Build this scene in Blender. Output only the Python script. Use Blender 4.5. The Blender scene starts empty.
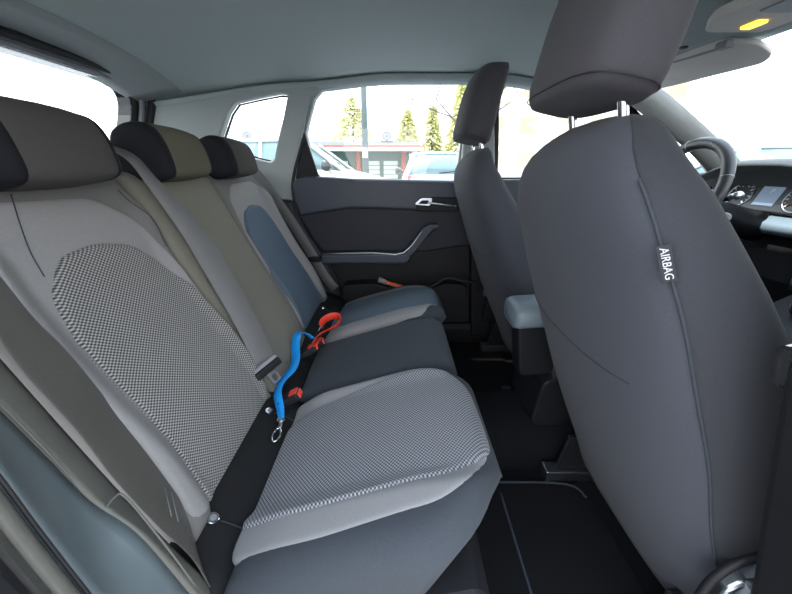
import bpy, bmesh, math, random
from mathutils import Vector, Matrix
random.seed(4)
S = bpy.context.scene
COL = S.collection
PI = math.pi
def lerp(a, b, t): return a + (b - a) * t
def sm(t):
    t = max(0.0, min(1.0, t)); return t * t * (3 - 2 * t)
def interp(tab, v):
    if v <= tab[0][0]: return tab[0][1]
    for (a, p), (b, q) in zip(tab, tab[1:]):
        if v <= b: return lerp(p, q, (v - a) / (b - a))
    return tab[-1][1]

# ------------------------------------------------------------------ materials
def mat(name, col, rough=.6, metal=0, var=0, vscale=40, bump=0, bscale=600, coat=0, sheen=0, emit=None, stretch=None):
    m = bpy.data.materials.new(name); m.use_nodes = True
    nt = m.node_tree; b = nt.nodes['Principled BSDF']
    b.inputs['Base Color'].default_value = (*col, 1)
    b.inputs['Roughness'].default_value = rough
    b.inputs['Metallic'].default_value = metal
    b.inputs['Coat Weight'].default_value = coat
    b.inputs['Sheen Weight'].default_value = sheen
    tc = nt.nodes.new('ShaderNodeTexCoord')
    vec = tc.outputs['Object']
    if stretch:
        mp = nt.nodes.new('ShaderNodeMapping'); mp.inputs['Scale'].default_value = stretch
        nt.links.new(vec, mp.inputs['Vector']); vec = mp.outputs['Vector']
    if var:
        n = nt.nodes.new('ShaderNodeTexNoise'); n.inputs['Scale'].default_value = vscale; n.inputs['Detail'].default_value = 4
        nt.links.new(vec, n.inputs['Vector'])
        r = nt.nodes.new('ShaderNodeValToRGB')
        r.color_ramp.elements[0].position = .3; r.color_ramp.elements[1].position = .7
        r.color_ramp.elements[0].color = (*[c * (1 - var) for c in col], 1)
        r.color_ramp.elements[1].color = (*[min(1, c * (1 + var)) for c in col], 1)
        nt.links.new(n.outputs['Fac'], r.inputs['Fac']); nt.links.new(r.outputs['Color'], b.inputs['Base Color'])
    if bump:
        n2 = nt.nodes.new('ShaderNodeTexNoise'); n2.inputs['Scale'].default_value = bscale; n2.inputs['Detail'].default_value = 2
        nt.links.new(vec, n2.inputs['Vector'])
        bp = nt.nodes.new('ShaderNodeBump'); bp.inputs['Strength'].default_value = bump; bp.inputs['Distance'].default_value = .002
        nt.links.new(n2.outputs['Fac'], bp.inputs['Height']); nt.links.new(bp.outputs['Normal'], b.inputs['Normal'])
    if emit:
        b.inputs['Emission Color'].default_value = (*emit[0], 1); b.inputs['Emission Strength'].default_value = emit[1]
    return m

def woven(name, dark, light, pu=.0062, pv=.0046):
    m = bpy.data.materials.new(name); m.use_nodes = True
    nt = m.node_tree; b = nt.nodes['Principled BSDF']; L = nt.links.new
    uv = nt.nodes.new('ShaderNodeUVMap')
    sep = nt.nodes.new('ShaderNodeSeparateXYZ'); L(uv.outputs['UV'], sep.inputs[0])
    def op(o, a, c=None):
        n = nt.nodes.new('ShaderNodeMath'); n.operation = o
        if isinstance(a, (int, float)): n.inputs[0].default_value = a
        else: L(a, n.inputs[0])
        if c is not None:
            if isinstance(c, (int, float)): n.inputs[1].default_value = c
            else: L(c, n.inputs[1])
        return n.outputs[0]
    su = op('SINE', op('MULTIPLY', sep.outputs[0], 2 * PI / pu))
    sv = op('SINE', op('MULTIPLY', sep.outputs[1], 2 * PI / pv))
    p = op('MULTIPLY', su, sv)
    f = op('ADD', op('MULTIPLY', p, .9), .40)
    f = op('MINIMUM', op('MAXIMUM', f, 0.0), 1.0)
    mx = nt.nodes.new('ShaderNodeMix'); mx.data_type = 'RGBA'
    mx.inputs[6].default_value = (*dark, 1); mx.inputs[7].default_value = (*light, 1)
    L(f, mx.inputs[0]); L(mx.outputs[2], b.inputs['Base Color'])
    b.inputs['Roughness'].default_value = .85; b.inputs['Sheen Weight'].default_value = .15
    bp = nt.nodes.new('ShaderNodeBump'); bp.inputs['Strength'].default_value = .35; bp.inputs['Distance'].default_value = .001
    L(f, bp.inputs['Height']); L(bp.outputs['Normal'], b.inputs['Normal'])
    return m

def glass(name, tint=(.93, .96, .96), refl=.03):
    m = bpy.data.materials.new(name); m.use_nodes = True
    nt = m.node_tree; nt.nodes.clear()
    o = nt.nodes.new('ShaderNodeOutputMaterial'); t = nt.nodes.new('ShaderNodeBsdfTransparent')
    g = nt.nodes.new('ShaderNodeBsdfGlossy'); mx = nt.nodes.new('ShaderNodeMixShader')
    t.inputs['Color'].default_value = (*tint, 1); g.inputs['Roughness'].default_value = .02
    mx.inputs['Fac'].default_value = refl
    nt.links.new(t.outputs[0], mx.inputs[1]); nt.links.new(g.outputs[0], mx.inputs[2]); nt.links.new(mx.outputs[0], o.inputs[0])
    return m

M = dict(
    headliner=mat('headliner_cloth', (.33, .375, .37), .95, var=.06, vscale=300, bump=.15, bscale=900),
    pillar=mat('pale_pillar_plastic', (.29, .315, .315), .7, var=.04, vscale=200, bump=.1),
    jamb=mat('jamb_trim_plastic', (.115, .115, .10), .55, var=.05, vscale=100, bump=.15),
    jambblue=mat('jamb_paint', (.10, .125, .135), .32, var=.05, vscale=20),
    seatlight=mat('light_grey_cloth', (.25, .243, .245), .9, var=.07, vscale=500, bump=.3, bscale=1500, sheen=.05),
    seatmid=mat('grey_cloth', (.15, .145, .14), .9, var=.07, vscale=500, bump=.3, bscale=1500, sheen=.05),
    seatdark=mat('charcoal_cloth', (.042, .048, .057), .9, var=.1, vscale=500, bump=.3, bscale=1500, sheen=.05),
    headside=mat('headrest_side_cloth', (.010, .010, .013), .85, var=.1, vscale=500, bump=.2, bscale=1500),
    olive=mat('olive_grey_cloth', (.17, .163, .135), .9, var=.07, vscale=500, bump=.3, bscale=1500, sheen=.05),
    band=mat('black_flap_cloth', (.014, .014, .015), .8, var=.1, vscale=400, bump=.3, bscale=1500),
    frontcloth=mat('front_seat_cloth', (.056, .059, .072), .88, var=.06, vscale=400, bump=.25, bscale=1300, sheen=.06),
    frontside=mat('front_seat_shaded_cloth', (.036, .037, .043), .88, var=.06, vscale=400, bump=.25, bscale=1300, sheen=.05),  # front seat cloth darkened to hold the shade on the seat's side
    fronthead=mat('front_headrest_cloth', (.053, .050, .057), .88, var=.06, vscale=400, bump=.25, bscale=1300, sheen=.06),
    woven=woven('woven_insert', (.045, .044, .046), (.35, .34, .325), .0078, .0062),
    wovencush=woven('woven_cushion_insert', (.05, .053, .062), (.32, .32, .34), .0074, .0066),
    fardark=mat('blue_lit_insert_cloth', (.09, .12, .16), .85, var=.06, vscale=500, bump=.3, bscale=1500),  # bluish light on the far backrest panel is mixed into this colour
    farcush=mat('blue_lit_cushion_cloth', (.12, .15, .18), .85, var=.06, vscale=500, bump=.3, bscale=1500),  # far cushion panel, blue of the light likewise in its colour
    plastic=mat('black_plastic', (.012, .012, .014), .5, var=.1, vscale=60, bump=.15, bscale=900),
    softplastic=mat('dark_door_plastic', (.024, .026, .036), .55, var=.06, vscale=80, bump=.2, bscale=700),
    doorupper=mat('door_upper_trim', (.05, .058, .08), .42, var=.06, vscale=80, bump=.2, bscale=700),
    rubber=mat('black_rubber_seal', (.012, .012, .013), .6),
    gloss=mat('glossy_black_plastic', (.02, .02, .022), .15, coat=.5),
    carpet=mat('dark_carpet', (.010, .010, .012), 1, var=.25, vscale=300, bump=.6, bscale=900),
    mat_=mat('rubber_mat', (.008, .008, .009), .9, var=.15, vscale=200, bump=.4, bscale=500),
    chrome=mat('chrome', (.75, .76, .78), .12, 1),
    satin=mat('satin_metal', (.5, .53, .56), .32, 1),
    steel=mat('steel_post', (.6, .6, .62), .18, 1),
    webbing=mat('grey_webbing', (.115, .115, .115), .5, var=.12, vscale=900, bump=.3, bscale=1600, sheen=.06),
    webbing2=mat('dark_webbing', (.065, .061, .053), .38, var=.12, vscale=900, bump=.3, bscale=1600, sheen=.06),
    blue=mat('blue_strap_webbing', (.0, .27, .74), .55, var=.12, vscale=700, bump=.3, bscale=1600),
    red=mat('red_strap_webbing', (.75, .045, .02), .55, var=.12, vscale=700, bump=.3, bscale=1600),
    redpl=mat('red_button_plastic', (.75, .07, .05), .4),
    orange=mat('orange_plastic', (.9, .10, .02), .4),
    greypl=mat('grey_plastic', (.22, .22, .25), .45),
    armrest=mat('armrest_leather', (.16, .20, .23), .35, var=.06, vscale=200, bump=.2, bscale=800),
    dash=mat('dash_top_plastic', (.05, .055, .06), .55, var=.06, vscale=200, bump=.3, bscale=600),
    dashlight=mat('dash_trim_panel', (.19, .25, .31), .35),
    leather=mat('wheel_leather', (.035, .033, .037), .35, bump=.2, bscale=900),
    headfront=mat('headrest_front_cloth', (.062, .057, .055), .9, var=.07, vscale=500, bump=.3, bscale=1500),
    headolive=mat('headrest_olive_cloth', (.095, .090, .064), .9, var=.07, vscale=500, bump=.3, bscale=1500),
    apillar=mat('windscreen_pillar_plastic', (.17, .165, .155), .75, var=.04, vscale=200, bump=.1),
    visor=mat('visor_cloth', (.62, .58, .54), .9, var=.04, vscale=300, bump=.15, bscale=900),
    white=mat('white_print', (.55, .55, .55), .6),
    gauge=mat('gauge_face', (.02, .02, .025), .3),
    lcd=mat('instrument_screen', (.12, .16, .22), .3, emit=((.25, .35, .5), .25)),
    lamp=mat('amber_lamp_lens', (.9, .6, .05), .3, emit=((1, .62, .05), 1.6)),
    glass=glass('clear_glass'),
    tint=glass('tinted_car_glass', (.35, .45, .5), .12),
    asphalt=mat('asphalt', (.28, .28, .29), .9, var=.15, vscale=6, bump=.3, bscale=90),
    paint=mat('metallic_body_paint', (.13, .22, .27), .3, .3, coat=.6),
    label=mat('label_cloth', (.02, .02, .025), .7),
)

for k_, v_ in dict(carpet=.1, mat_=.15, band=.15, plastic=.25, softplastic=.3, doorupper=.4, seatlight=.2, seatmid=.2, seatdark=.2, olive=.2, headside=.2, headfront=.2, headolive=.2,
                   frontcloth=.2, frontside=.2, fronthead=.2, woven=.2, wovencush=.2, fardark=.25, farcush=.25, headliner=.2, dash=.3).items():
    M[k_].node_tree.nodes['Principled BSDF'].inputs['Specular IOR Level'].default_value = v_

# ------------------------------------------------------------------ mesh helpers
def props(o, label=None, cat=None, group=None, kind=None):
    if label: o['label'] = label
    if cat: o['category'] = cat
    if group: o['group'] = group
    if kind: o['kind'] = kind
    return o
def empty(name, loc, label, cat, group=None, kind=None):
    o = bpy.data.objects.new(name, None); COL.objects.link(o); o.location = loc
    o.empty_display_size = .05
    return props(o, label, cat, group, kind)
def link(name, me, m, parent=None, smooth=True, bevel=0, seg=3, subd=0, label=None):
    if isinstance(m, (list, tuple)):
        for k in m: me.materials.append(k)
    elif m: me.materials.append(m)
    if smooth:
        for p in me.polygons: p.use_smooth = True
    o = bpy.data.objects.new(name, me); COL.objects.link(o)
    if parent:
        o.parent = parent; o.matrix_parent_inverse = Matrix.Translation(-Vector(parent_world(parent)))
    if bevel:
        b = o.modifiers.new('bevel', 'BEVEL'); b.width = bevel; b.segments = seg; b.limit_method = 'ANGLE'; b.angle_limit = .6
        b.harden_normals = False
    if subd:
        s = o.modifiers.new('subd', 'SUBSURF'); s.levels = s.render_levels = subd
    if label: o['label'] = label
    return o
def parent_world(p):
    # child meshes of an Empty are offset by it; a mesh part itself already sits at the world origin
    return p.location.copy() if p.type == 'EMPTY' else Vector((0, 0, 0))
# all meshes are written in world coordinates; children are offset by their parents' location
def pydata(vs, fs, uvs=None):
    me = bpy.data.meshes.new('mesh'); me.from_pydata([tuple(v) for v in vs], [], fs); me.update()
    bm = bmesh.new(); bm.from_mesh(me); bmesh.ops.recalc_face_normals(bm, faces=bm.faces); bm.to_mesh(me); bm.free()
    if uvs:
        l = me.uv_layers.new(name='UVMap')
        for lp in me.loops: l.data[lp.index].uv = uvs[lp.vertex_index]
    return me
def loft(name, loops, m, parent=None, cap=True, closed=True, **k):
    n = len(loops[0]); vs = [p for l in loops for p in l]; fs = []
    for i in range(len(loops) - 1):
        for j in range(n if closed else n - 1):
            a = i * n + j; b = i * n + (j + 1) % n
            fs.append((a, b, b + n, a + n))
    if cap:
        for base, l in ((0, loops[0]), ((len(loops) - 1) * n, loops[-1])):
            c = sum((Vector(p) for p in l), Vector()) / n; ci = len(vs); vs.append(c)
            for j in range(n): fs.append((base + j, base + (j + 1) % n, ci))
    return link(name, pydata(vs, fs), m, parent, **k)
def prism(name, poly, axis, a, b, m, parent=None, bevel=.004, **k):
    def P(u, v, w): return {'x': (w, u, v), 'y': (u, w, v), 'z': (u, v, w)}[axis]
    n = len(poly)
    vs = [P(u, v, a) for u, v in poly] + [P(u, v, b) for u, v in poly]
    fs = [tuple(range(n)), tuple(range(2 * n - 1, n - 1, -1))] + [(i, (i + 1) % n, n + (i + 1) % n, n + i) for i in range(n)]
    k.setdefault('smooth', False)
    return link(name, pydata(vs, fs), m, parent, bevel=bevel, **k)
def box(name, lo, hi, m, parent=None, bevel=.004, **k):
    return prism(name, [(lo[0], lo[1]), (hi[0], lo[1]), (hi[0], hi[1]), (lo[0], hi[1])], 'z', lo[2], hi[2], m, parent, bevel, **k)
def smoothpath(pts, n=6):
    pts = [Vector(p) for p in pts]; out = []
    if len(pts) < 3 or n < 2: return pts
    for i in range(len(pts) - 1):
        p0 = pts[max(0, i - 1)]; p1 = pts[i]; p2 = pts[i + 1]; p3 = pts[min(len(pts) - 1, i + 2)]
        for q in range(n):
            t = q / n
            out.append(.5 * ((2 * p1) + (p2 - p0) * t + (2 * p0 - 5 * p1 + 4 * p2 - p3) * t * t + (3 * p1 - p0 - 3 * p2 + p3) * t ** 3))
    out.append(pts[-1]); return out
def tube(name, pts, r, m, parent=None, n=10, closed=False, smoothn=6, **k):
    P = smoothpath(pts, smoothn) if not closed else [Vector(p) for p in pts]
    loops = []; up = None
    for i, p in enumerate(P):
        a = P[(i - 1) % len(P)] if closed or i else p; b = P[(i + 1) % len(P)] if closed or i < len(P) - 1 else p
        t = (b - a).normalized()
        if up is None:
            up = t.orthogonal().normalized()
        up = (up - t * up.dot(t)).normalized(); s = t.cross(up)
        rr = r(i / (len(P) - 1)) if callable(r) else r
        loops.append([p + (up * math.cos(q) + s * math.sin(q)) * rr for q in (2 * PI * j / n for j in range(n))])
    if closed: loops.append(loops[0])
    return loft(name, loops, m, parent, cap=not closed, **k)
def ribbon(name, pts, wid, width, thick, m, parent=None, smoothn=5, **k):
    """strap along pts; wid = direction (or list of directions) across its width"""
    P = smoothpath(pts, smoothn)
    if not isinstance(wid[0], (list, tuple, Vector)): W = [Vector(wid)] * len(P)
    else: W = smoothpath(wid, smoothn)
    loops = []
    for i, p in enumerate(P):
        t = (P[min(i + 1, len(P) - 1)] - P[max(i - 1, 0)]).normalized()
        w = (W[i] - t * W[i].dot(t)).normalized(); nn = t.cross(w)
        ww = width(i / (len(P) - 1)) if callable(width) else width
        h = thick / 2
        loops.append([p + w * a * ww / 2 + nn * b * h for a, b in ((-1, -.4), (-.97, -1), (.97, -1), (1, -.4), (1, .4), (.97, 1), (-.97, 1), (-1, .4))])
    return loft(name, loops, m, parent, **k)
def cyl(name, c, axis, r, h, m, parent=None, n=28, bevel=.001, r2=None, **k):
    c = Vector(c); ax = Vector(axis).normalized(); u = ax.orthogonal().normalized(); v = ax.cross(u)
    r2 = r if r2 is None else r2
    vs = [c + (u * math.cos(2 * PI * i / n) + v * math.sin(2 * PI * i / n)) * r for i in range(n)]
    vs += [c + ax * h + (u * math.cos(2 * PI * i / n) + v * math.sin(2 * PI * i / n)) * r2 for i in range(n)]
    fs = [tuple(range(n)), tuple(range(2 * n - 1, n - 1, -1))] + [(i, (i + 1) % n, n + (i + 1) % n, n + i) for i in range(n)]
    o = link(name, pydata(vs, fs), m, parent, smooth=False, bevel=bevel, seg=2, **k)
    return o
def orient_box(name, c, ex, ey, ez, sx, sy, sz, m, parent=None, bevel=.002, **k):
    c = Vector(c); ex = Vector(ex).normalized(); ey = Vector(ey); ey = (ey - ex * ey.dot(ex)).normalized(); ez = ex.cross(ey)
    vs = [c + ex * (a * sx / 2) + ey * (b * sy / 2) + ez * (d * sz / 2) for d in (-1, 1) for a, b in ((-1, -1), (1, -1), (1, 1), (-1, 1))]
    fs = [(0, 1, 2, 3), (7, 6, 5, 4)] + [(i, (i + 1) % 4, 4 + (i + 1) % 4, 4 + i) for i in range(4)]
    return link(name, pydata(vs, fs), m, parent, smooth=False, bevel=bevel, **k)
def sheet(name, fn, us, vs_, m, parent=None, thick=.01, nd=None, **k):
    """grid surface fn(u,v), given thickness towards nd(u,v) (a vector)"""
    A = [[Vector(fn(u, v)) for v in vs_] for u in us]; nu, nv = len(us), len(vs_)
    vs = [p for r in A for p in r]
    off = Vector(nd) * thick
    vs += [p + off for r in A for p in r]; N = nu * nv; fs = []
    for i in range(nu - 1):
        for j in range(nv - 1):
            a = i * nv + j; q = (a, a + 1, a + nv + 1, a + nv); fs.append(q); fs.append(tuple(N + z for z in reversed(q)))
    rim = [i * nv for i in range(nu)] + [(nu - 1) * nv + j for j in range(1, nv)] + [i * nv + nv - 1 for i in range(nu - 2, -1, -1)] + [j for j in range(nv - 2, 0, -1)]
    for a, b in zip(rim, rim[1:] + rim[:1]): fs.append((a, b, N + b, N + a))
    return link(name, pydata(vs, fs), m, parent, **k)
def lin(a, b, n): return [lerp(a, b, i / (n - 1)) for i in range(n)]
def window_plate(name, outer, hole, axis, a, b, m, parent=None, bevel=.004, **k):
    """flat ring: outer and hole polygons with the same number of points"""
    def P(u, v, w): return {'x': (w, u, v), 'y': (u, w, v), 'z': (u, v, w)}[axis]
    n = len(outer); vs = []
    for w in (a, b):
        vs += [P(u, v, w) for u, v in outer]; vs += [P(u, v, w) for u, v in hole]
    fs = []
    for i in range(n):
        j = (i + 1) % n
        fs += [(i, j, n + j, n + i), (2 * n + i, 3 * n + i, 3 * n + j, 2 * n + j), (i, 2 * n + i, 2 * n + j, j), (n + i, n + j, 3 * n + j, 3 * n + i)]
    return link(name, pydata(vs, fs), m, parent, smooth=False, bevel=bevel, **k)
def rounded(poly, r, n=5):
    out = []; L = len(poly)
    for i, p in enumerate(poly):
        p = Vector(p); a = (Vector(poly[i - 1]) - p); b = (Vector(poly[(i + 1) % L]) - p)
        rr = r[i] if isinstance(r, (list, tuple)) else r
        ra = min(rr, a.length * .45); rb = min(rr, b.length * .45)
        A = p + a.normalized() * ra; B = p + b.normalized() * rb
        for q in range(n):
            t = q / (n - 1); out.append(tuple((1 - t) ** 2 * A + 2 * t * (1 - t) * p + t * t * B))
    return out

# ================================================================== REAR SEAT
def BK(x, s, n): return (x, -.342 - .406 * s + .914 * n, .53 + .914 * s + .406 * n)
def CU(x, r, n): return (x, -.30 + .955 * r - .296 * n, .505 + .296 * r + .955 * n)
def edged(d, r):
    if d >= r: return 0
    q = (r - d) / r; return r * (1 - math.sqrt(max(0, 1 - q * q)))
def slab(name, MAP, x0, x1, s0, s1, hf, thick, m, parent, rad=.03, rtop=None, under=1, underx=1, **k):
    rtop = rtop or rad
    def samples(a, b, ra, rb, n):
        e = [0, .03, .12, .28, .5, .75, 1]
        return [a + ra * q for q in e] + lin(a + ra, b - rb, n)[1:-1] + [b - rb * q for q in reversed(e)]
    ss = samples(s0, s1, rad, rtop, 20); ts = samples(0, 1, .1, .1, 24)
    F = []
    for s in ss:
        row = []
        a = x0(s) if callable(x0) else x0; b = x1(s) if callable(x1) else x1
        for t in ts:
            x = lerp(a, b, t)
            e = max(edged(min(x - a, b - x), rad), edged(s - s0, rad), edged(s1 - s, rtop))
            row.append((x, s, hf(x, s) - e))
        F.append(row)
    nr, nc = len(ss), len(ts)
    vs = [MAP(*p) for r in F for p in r] + [MAP(lerp(sum((q[0] for q in (r[0], r[-1]))) / 2, p[0], underx), lerp(s0, p[1], under), -thick) for r in F for p in r]
    N = nr * nc; fs = []
    for i in range(nr - 1):
        for j in range(nc - 1):
            a = i * nc + j; q = (a, a + 1, a + nc + 1, a + nc); fs.append(q); fs.append(tuple(N + z for z in reversed(q)))
    rim = [i * nc for i in range(nr)] + [(nr - 1) * nc + j for j in range(1, nc)] + [i * nc + nc - 1 for i in range(nr - 2, -1, -1)] + [j for j in range(nc - 2, 0, -1)]
    for a, b in zip(rim, rim[1:] + rim[:1]): fs.append((a, b, N + b, N + a))
    return link(name, pydata(vs, fs), m, parent, **k)
def pad(name, MAP, poly, hf, off, m, parent, sink=.006, rounding=.03, center=None, **k):
    """upholstery panel lying on the height field hf: rings from its outline to its centre, edge sunk into the seam"""
    B = rounded(poly, rounding, 6)
    # densify
    D = []
    for i, p in enumerate(B):
        q = B[(i + 1) % len(B)]; L = math.hypot(q[0] - p[0], q[1] - p[1]); n = max(1, int(L / .012))
        for j in range(n): D.append((lerp(p[0], q[0], j / n), lerp(p[1], q[1], j / n)))
    cx = sum(p[0] for p in D) / len(D); cy = sum(p[1] for p in D) / len(D)
    if center: cx, cy = center
    rings = [(1, 0), (.995, .35), (.985, .7), (.97, .9), (.95, 1)] + [(q / 40, 1) for q in range(37, 1, -1)]
    vs = []; uv = []
    for sc, f in rings:
        for p in D:
            x = cx + (p[0] - cx) * sc; s = cy + (p[1] - cy) * sc
            vs.append(MAP(x, s, hf(x, s) + lerp(-sink, off, f))); uv.append((x, s))
    n = len(D); ci = len(vs); vs.append(MAP(cx, cy, hf(cx, cy) + off)); uv.append((cx, cy))
    base = len(vs)
    for p in D: vs.append(MAP(p[0], p[1], hf(p[0], p[1]) - sink - .004)); uv.append(p)
    fs = []
    for i in range(len(rings) - 1):
        for j in range(n): fs.append((i * n + j, i * n + (j + 1) % n, (i + 1) * n + (j + 1) % n, (i + 1) * n + j))
    for j in range(n): fs.append(((len(rings) - 1) * n + j, (len(rings) - 1) * n + (j + 1) % n, ci))
    for j in range(n): fs.append((j, base + j, base + (j + 1) % n, (j + 1) % n))
    bc = len(vs); vs.append(MAP(cx, cy, min(0, hf(cx, cy)) - .05)); uv.append((cx, cy))
    for j in range(n): fs.append((base + (j + 1) % n, base + j, bc))
    return link(name, pydata(vs, fs, uv), m, parent, **k)

bench = empty('rear_seat', (0, -.1, .45), 'grey cloth rear bench seat with woven centre panels and three headrests', 'seat')
def hb_outer(x, s):                      # outer places of the backrest: raised side bolsters, hollow middle
    ax = abs(x)
    b = .028 * sm((ax - .455) / .05) * sm((.60 - s) / .12) + .022 * sm((.215 - ax) / .05) * sm((.6 - s) / .1)
    return .012 + b + .010 * sm((s - .40) / .12) + .012 * math.exp(-((s - .15) / .1) ** 2)
def hb_mid(x, s): return .028 + .012 * math.cos(x / .165 * PI / 2) + .010 * math.exp(-((s - .12) / .1) ** 2)
def out1(s): return .524 + .025 * sm((.12 - s) / .12) - .015 * sm((s - .50) / .1)
bn = slab('backrest', BK, .168, out1, 0.0, .628, hb_outer, .09, M['seatmid'], bench, rad=.028, rtop=.05)
bm_ = slab('backrest', BK, -.164, .164, 0.0, .622, hb_mid, .09, M['olive'], bench, rad=.02, rtop=.05, label='olive grey middle backrest')
bf = slab('backrest', BK, lambda s: -out1(s), -.168, 0.0, .628, hb_outer, .09, M['seatmid'], bench, rad=.028, rtop=.05)
def mir(poly): return [(-x, s) for x, s in reversed(poly)]
light = [(.178, .02), (.178, .40), (.205, .515), (.27, .566), (.46, .572), (.494, .54), (.512, .40), (.514, .20), (.530, .02)]
ins = [(.190, .012), (.180, .10), (.176, .23), (.186, .35), (.222, .428), (.258, .468), (.33, .486), (.40, .478), (.445, .43), (.462, .35), (.462, .2), (.470, .10), (.485, .012)]
pad('bolster_panel', BK, light, hb_outer, .002, M['seatlight'], bn, center=(.36, .3))
pad('woven_insert', BK, ins, hb_outer, .010, M['woven'], bn, rounding=.02, center=(.33, .25), label='woven grey and black centre panel')
pad('bolster_panel', BK, mir(light), hb_outer, .002, M['seatlight'], bf, center=(-.36, .3))
pad('centre_insert', BK, mir(ins), hb_outer, .012, M['fardark'], bf, rounding=.02, center=(-.33, .25), label='centre panel with the blue cast of the light in its colour')
# seams of the backrests
def bkseam(pts, par, hf, m=None, r=.0008):
    tube('seam', [BK(x, s, hf(x, s) + .0045) for x, s in pts], r, m or M['seatdark'], par, n=6)
bkseam([(.168 + .02, .44), (.185, .50), (.20, .545), (.205, .57)], bn, hb_outer)
bkseam([(.436, .455), (.432, .49), (.418, .53), (.398, .575)], bn, hb_outer)
bkseam([(.06, .03), (.07, .3), (.085, .5), (.09, .58)], bm_, lambda x, s: hb_mid(x, s) - .004)
# cushions
def hc_outer(x, r):
    ax = abs(x)
    c = .30 + .0 * r
    b = .018 * sm((ax - .47) / .05) + .020 * sm((.235 - ax) / .05) * sm((r - .0) / .15)
    return (-.028 * sm((ax - .30) / .25) if x < 0 else 0) + b * (.3 if x < -.4 else 1) + .012 * sm(r / .15) - .012 * sm((r - .33) / .14)
def hc_mid(x, r): return .022 + .01 * math.cos(x / .165 * PI / 2) * sm(r / .1) - .014 * sm((r - .33) / .14)
def cx1(r): return .620 - .012 * sm(r / .3) - .14 * max(0, (r - .33) / .16) ** 2.4
def cxi(r): return .166 + .05 * max(0, (r - .36) / .12) ** 2.5
cn = slab('seat_cushion', CU, cxi, cx1, .045, .492, hc_outer, .115, M['seatdark'], bench, rad=.045, rtop=.055, under=.80, underx=.95)
cm = slab('seat_cushion', CU, -.112, .160, .045, .468, hc_mid, .115, M['seatdark'], bench, rad=.022, rtop=.05, under=.84, label='charcoal middle cushion')
cf = slab('seat_cushion', CU, lambda r: -cx1(r), lambda r: -cxi(r) + .051, .045, .488, hc_outer, .115, M['seatdark'], bench, rad=.045, rtop=.055, under=.80)
clight = [(.176, .05), (.172, .30), (.182, .42), (.215, .472), (.36, .486), (.455, .482), (.515, .445), (.550, .39), (.570, .20), (.572, .05)]
cins = [(.270, .048), (.232, .12), (.214, .21), (.200, .32), (.196, .41), (.215, .460), (.26, .484), (.36, .488), (.435, .487), (.472, .462), (.498, .40), (.510, .28), (.520, .15), (.522, .048)]
def hc_edge(x, r):      # outer-place field with the front roll, so panels follow it
    return hc_outer(x, r) - edged(.492 - r, .055) - edged(min(cx1(r) - abs(x), abs(x) - (cxi(r) if x > 0 else .112)), .045)
pad('bolster_panel', CU, clight, hc_edge, .002, M['seatlight'], cn, center=(.36, .27))
pad('woven_insert', CU, cins, hc_edge, .009, M['wovencush'], cn, rounding=.02, center=(.36, .27), label='woven grey and black centre panel')
pad('bolster_panel', CU, [(min(x, -.122) if 0 else (x if x < -.2 else x + .05), s) for x, s in mir([(x, r * .985) for x, r in clight])], hc_edge, .004, M['seatlight'], cf, center=(-.36, .27))
pad('centre_insert', CU, mir([(x, r * .985) for x, r in cins]), hc_edge, .009, M['farcush'], cf, rounding=.02, center=(-.36, .27), label='centre panel with the blue cast of the light in its colour')
# flap between cushion and backrest, with child seat anchor covers
def flap(x0, x1, par_label):
    P = lambda x, t, n: (x, lerp(-.352, -.236, t) + n * .3, lerp(.556, .512, t) + n * .95 + .006 * math.sin(t * PI))
    o = sheet('anchor_flap', lambda u, v: P(u, v, 0), lin(x0, x1, 12), lin(0, 1, 8), M['band'], bench, thick=.03, nd=(0, -.3, -.95))
    return o, P
for x0, x1, bx_ in ((.168, .605, (.502, .232)), (-.605, -.168, (-.42,))):
    o, P = flap(x0, x1, '')
    for bx in bx_:
        c = Vector(P(bx, .36, 0)); nrm = (0, .36, .93)
        d = cyl('anchor_button', c, nrm, .0105, .0045, M['chrome'], o, n=20, bevel=.0015)
        q = cyl('anchor_symbol', c + Vector(nrm) * .0046, nrm, .0055, .0006, M['greypl'], d, n=16, bevel=0)
        tube('slit', [P(bx - .0, .46, .001), P(bx + .002, .7, .001), P(bx + .006, .98, .001)], .0016, M['rubber'], o, n=6)
flap(-.166, .166, '')
# seat base below the cushions
prism('seat_base', [(-.26, .275), (-.26, .40), (.12, .52), (.145, .50), (.10, .275)], 'x', -.60, .60, M['plastic'], bench, bevel=.012)
# rear headrests
def rear_headrest(xc, mfront, lab):
    prof = rounded([(-.612, 1.085), (-.600, 1.175), (-.560, 1.196), (-.512, 1.188), (-.492, 1.150), (-.482, 1.092), (-.50, 1.078), (-.56, 1.068)], .02, 4)
    c = Vector((sum(p[0] for p in prof) / len(prof), sum(p[1] for p in prof) / len(prof)))
    loops = []
    for x, sc in ((-.118, .45), (-.117, .66), (-.112, .78), (-.102, .87), (-.088, .93), (-.06, .98), (-.02, 1.01), (.03, 1.015), (.07, 1.0), (.095, .96), (.106, .90), (.112, .80), (.113, .55)):
        loops.append([(xc + x * .88, c[0] + (p[0] - c[0]) * sc, c[1] + (p[1] - c[1]) * sc) for p in prof])
    h = loft('headrest', loops, mfront, bench, label=lab)
    for s_ in (-1, 1):
        L = []
        for x, sc in (((.086, .96), (.088, 1.018), (.098, .985), (.109, .94), (.115, .83), (.117, .55)) if s_ > 0 else ((.098, .84), (.099, .92), (.105, .90), (.113, .84), (.119, .70), (.1195, .45))):
            L.append([(xc + s_ * x * .88, c[0] + (p[0] - c[0]) * sc - .001, c[1] + (p[1] - c[1]) * sc) for p in prof])
        loft('side_panel', L, M['headside'], h, label='near black side panel')
        tube('post', [(xc + s_ * .055, -.578, 1.06), (xc + s_ * .055, -.572, 1.12)], .006, M['steel'], h)
rear_headrest(.350, M['headfront'], 'headrest with grey front')
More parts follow.
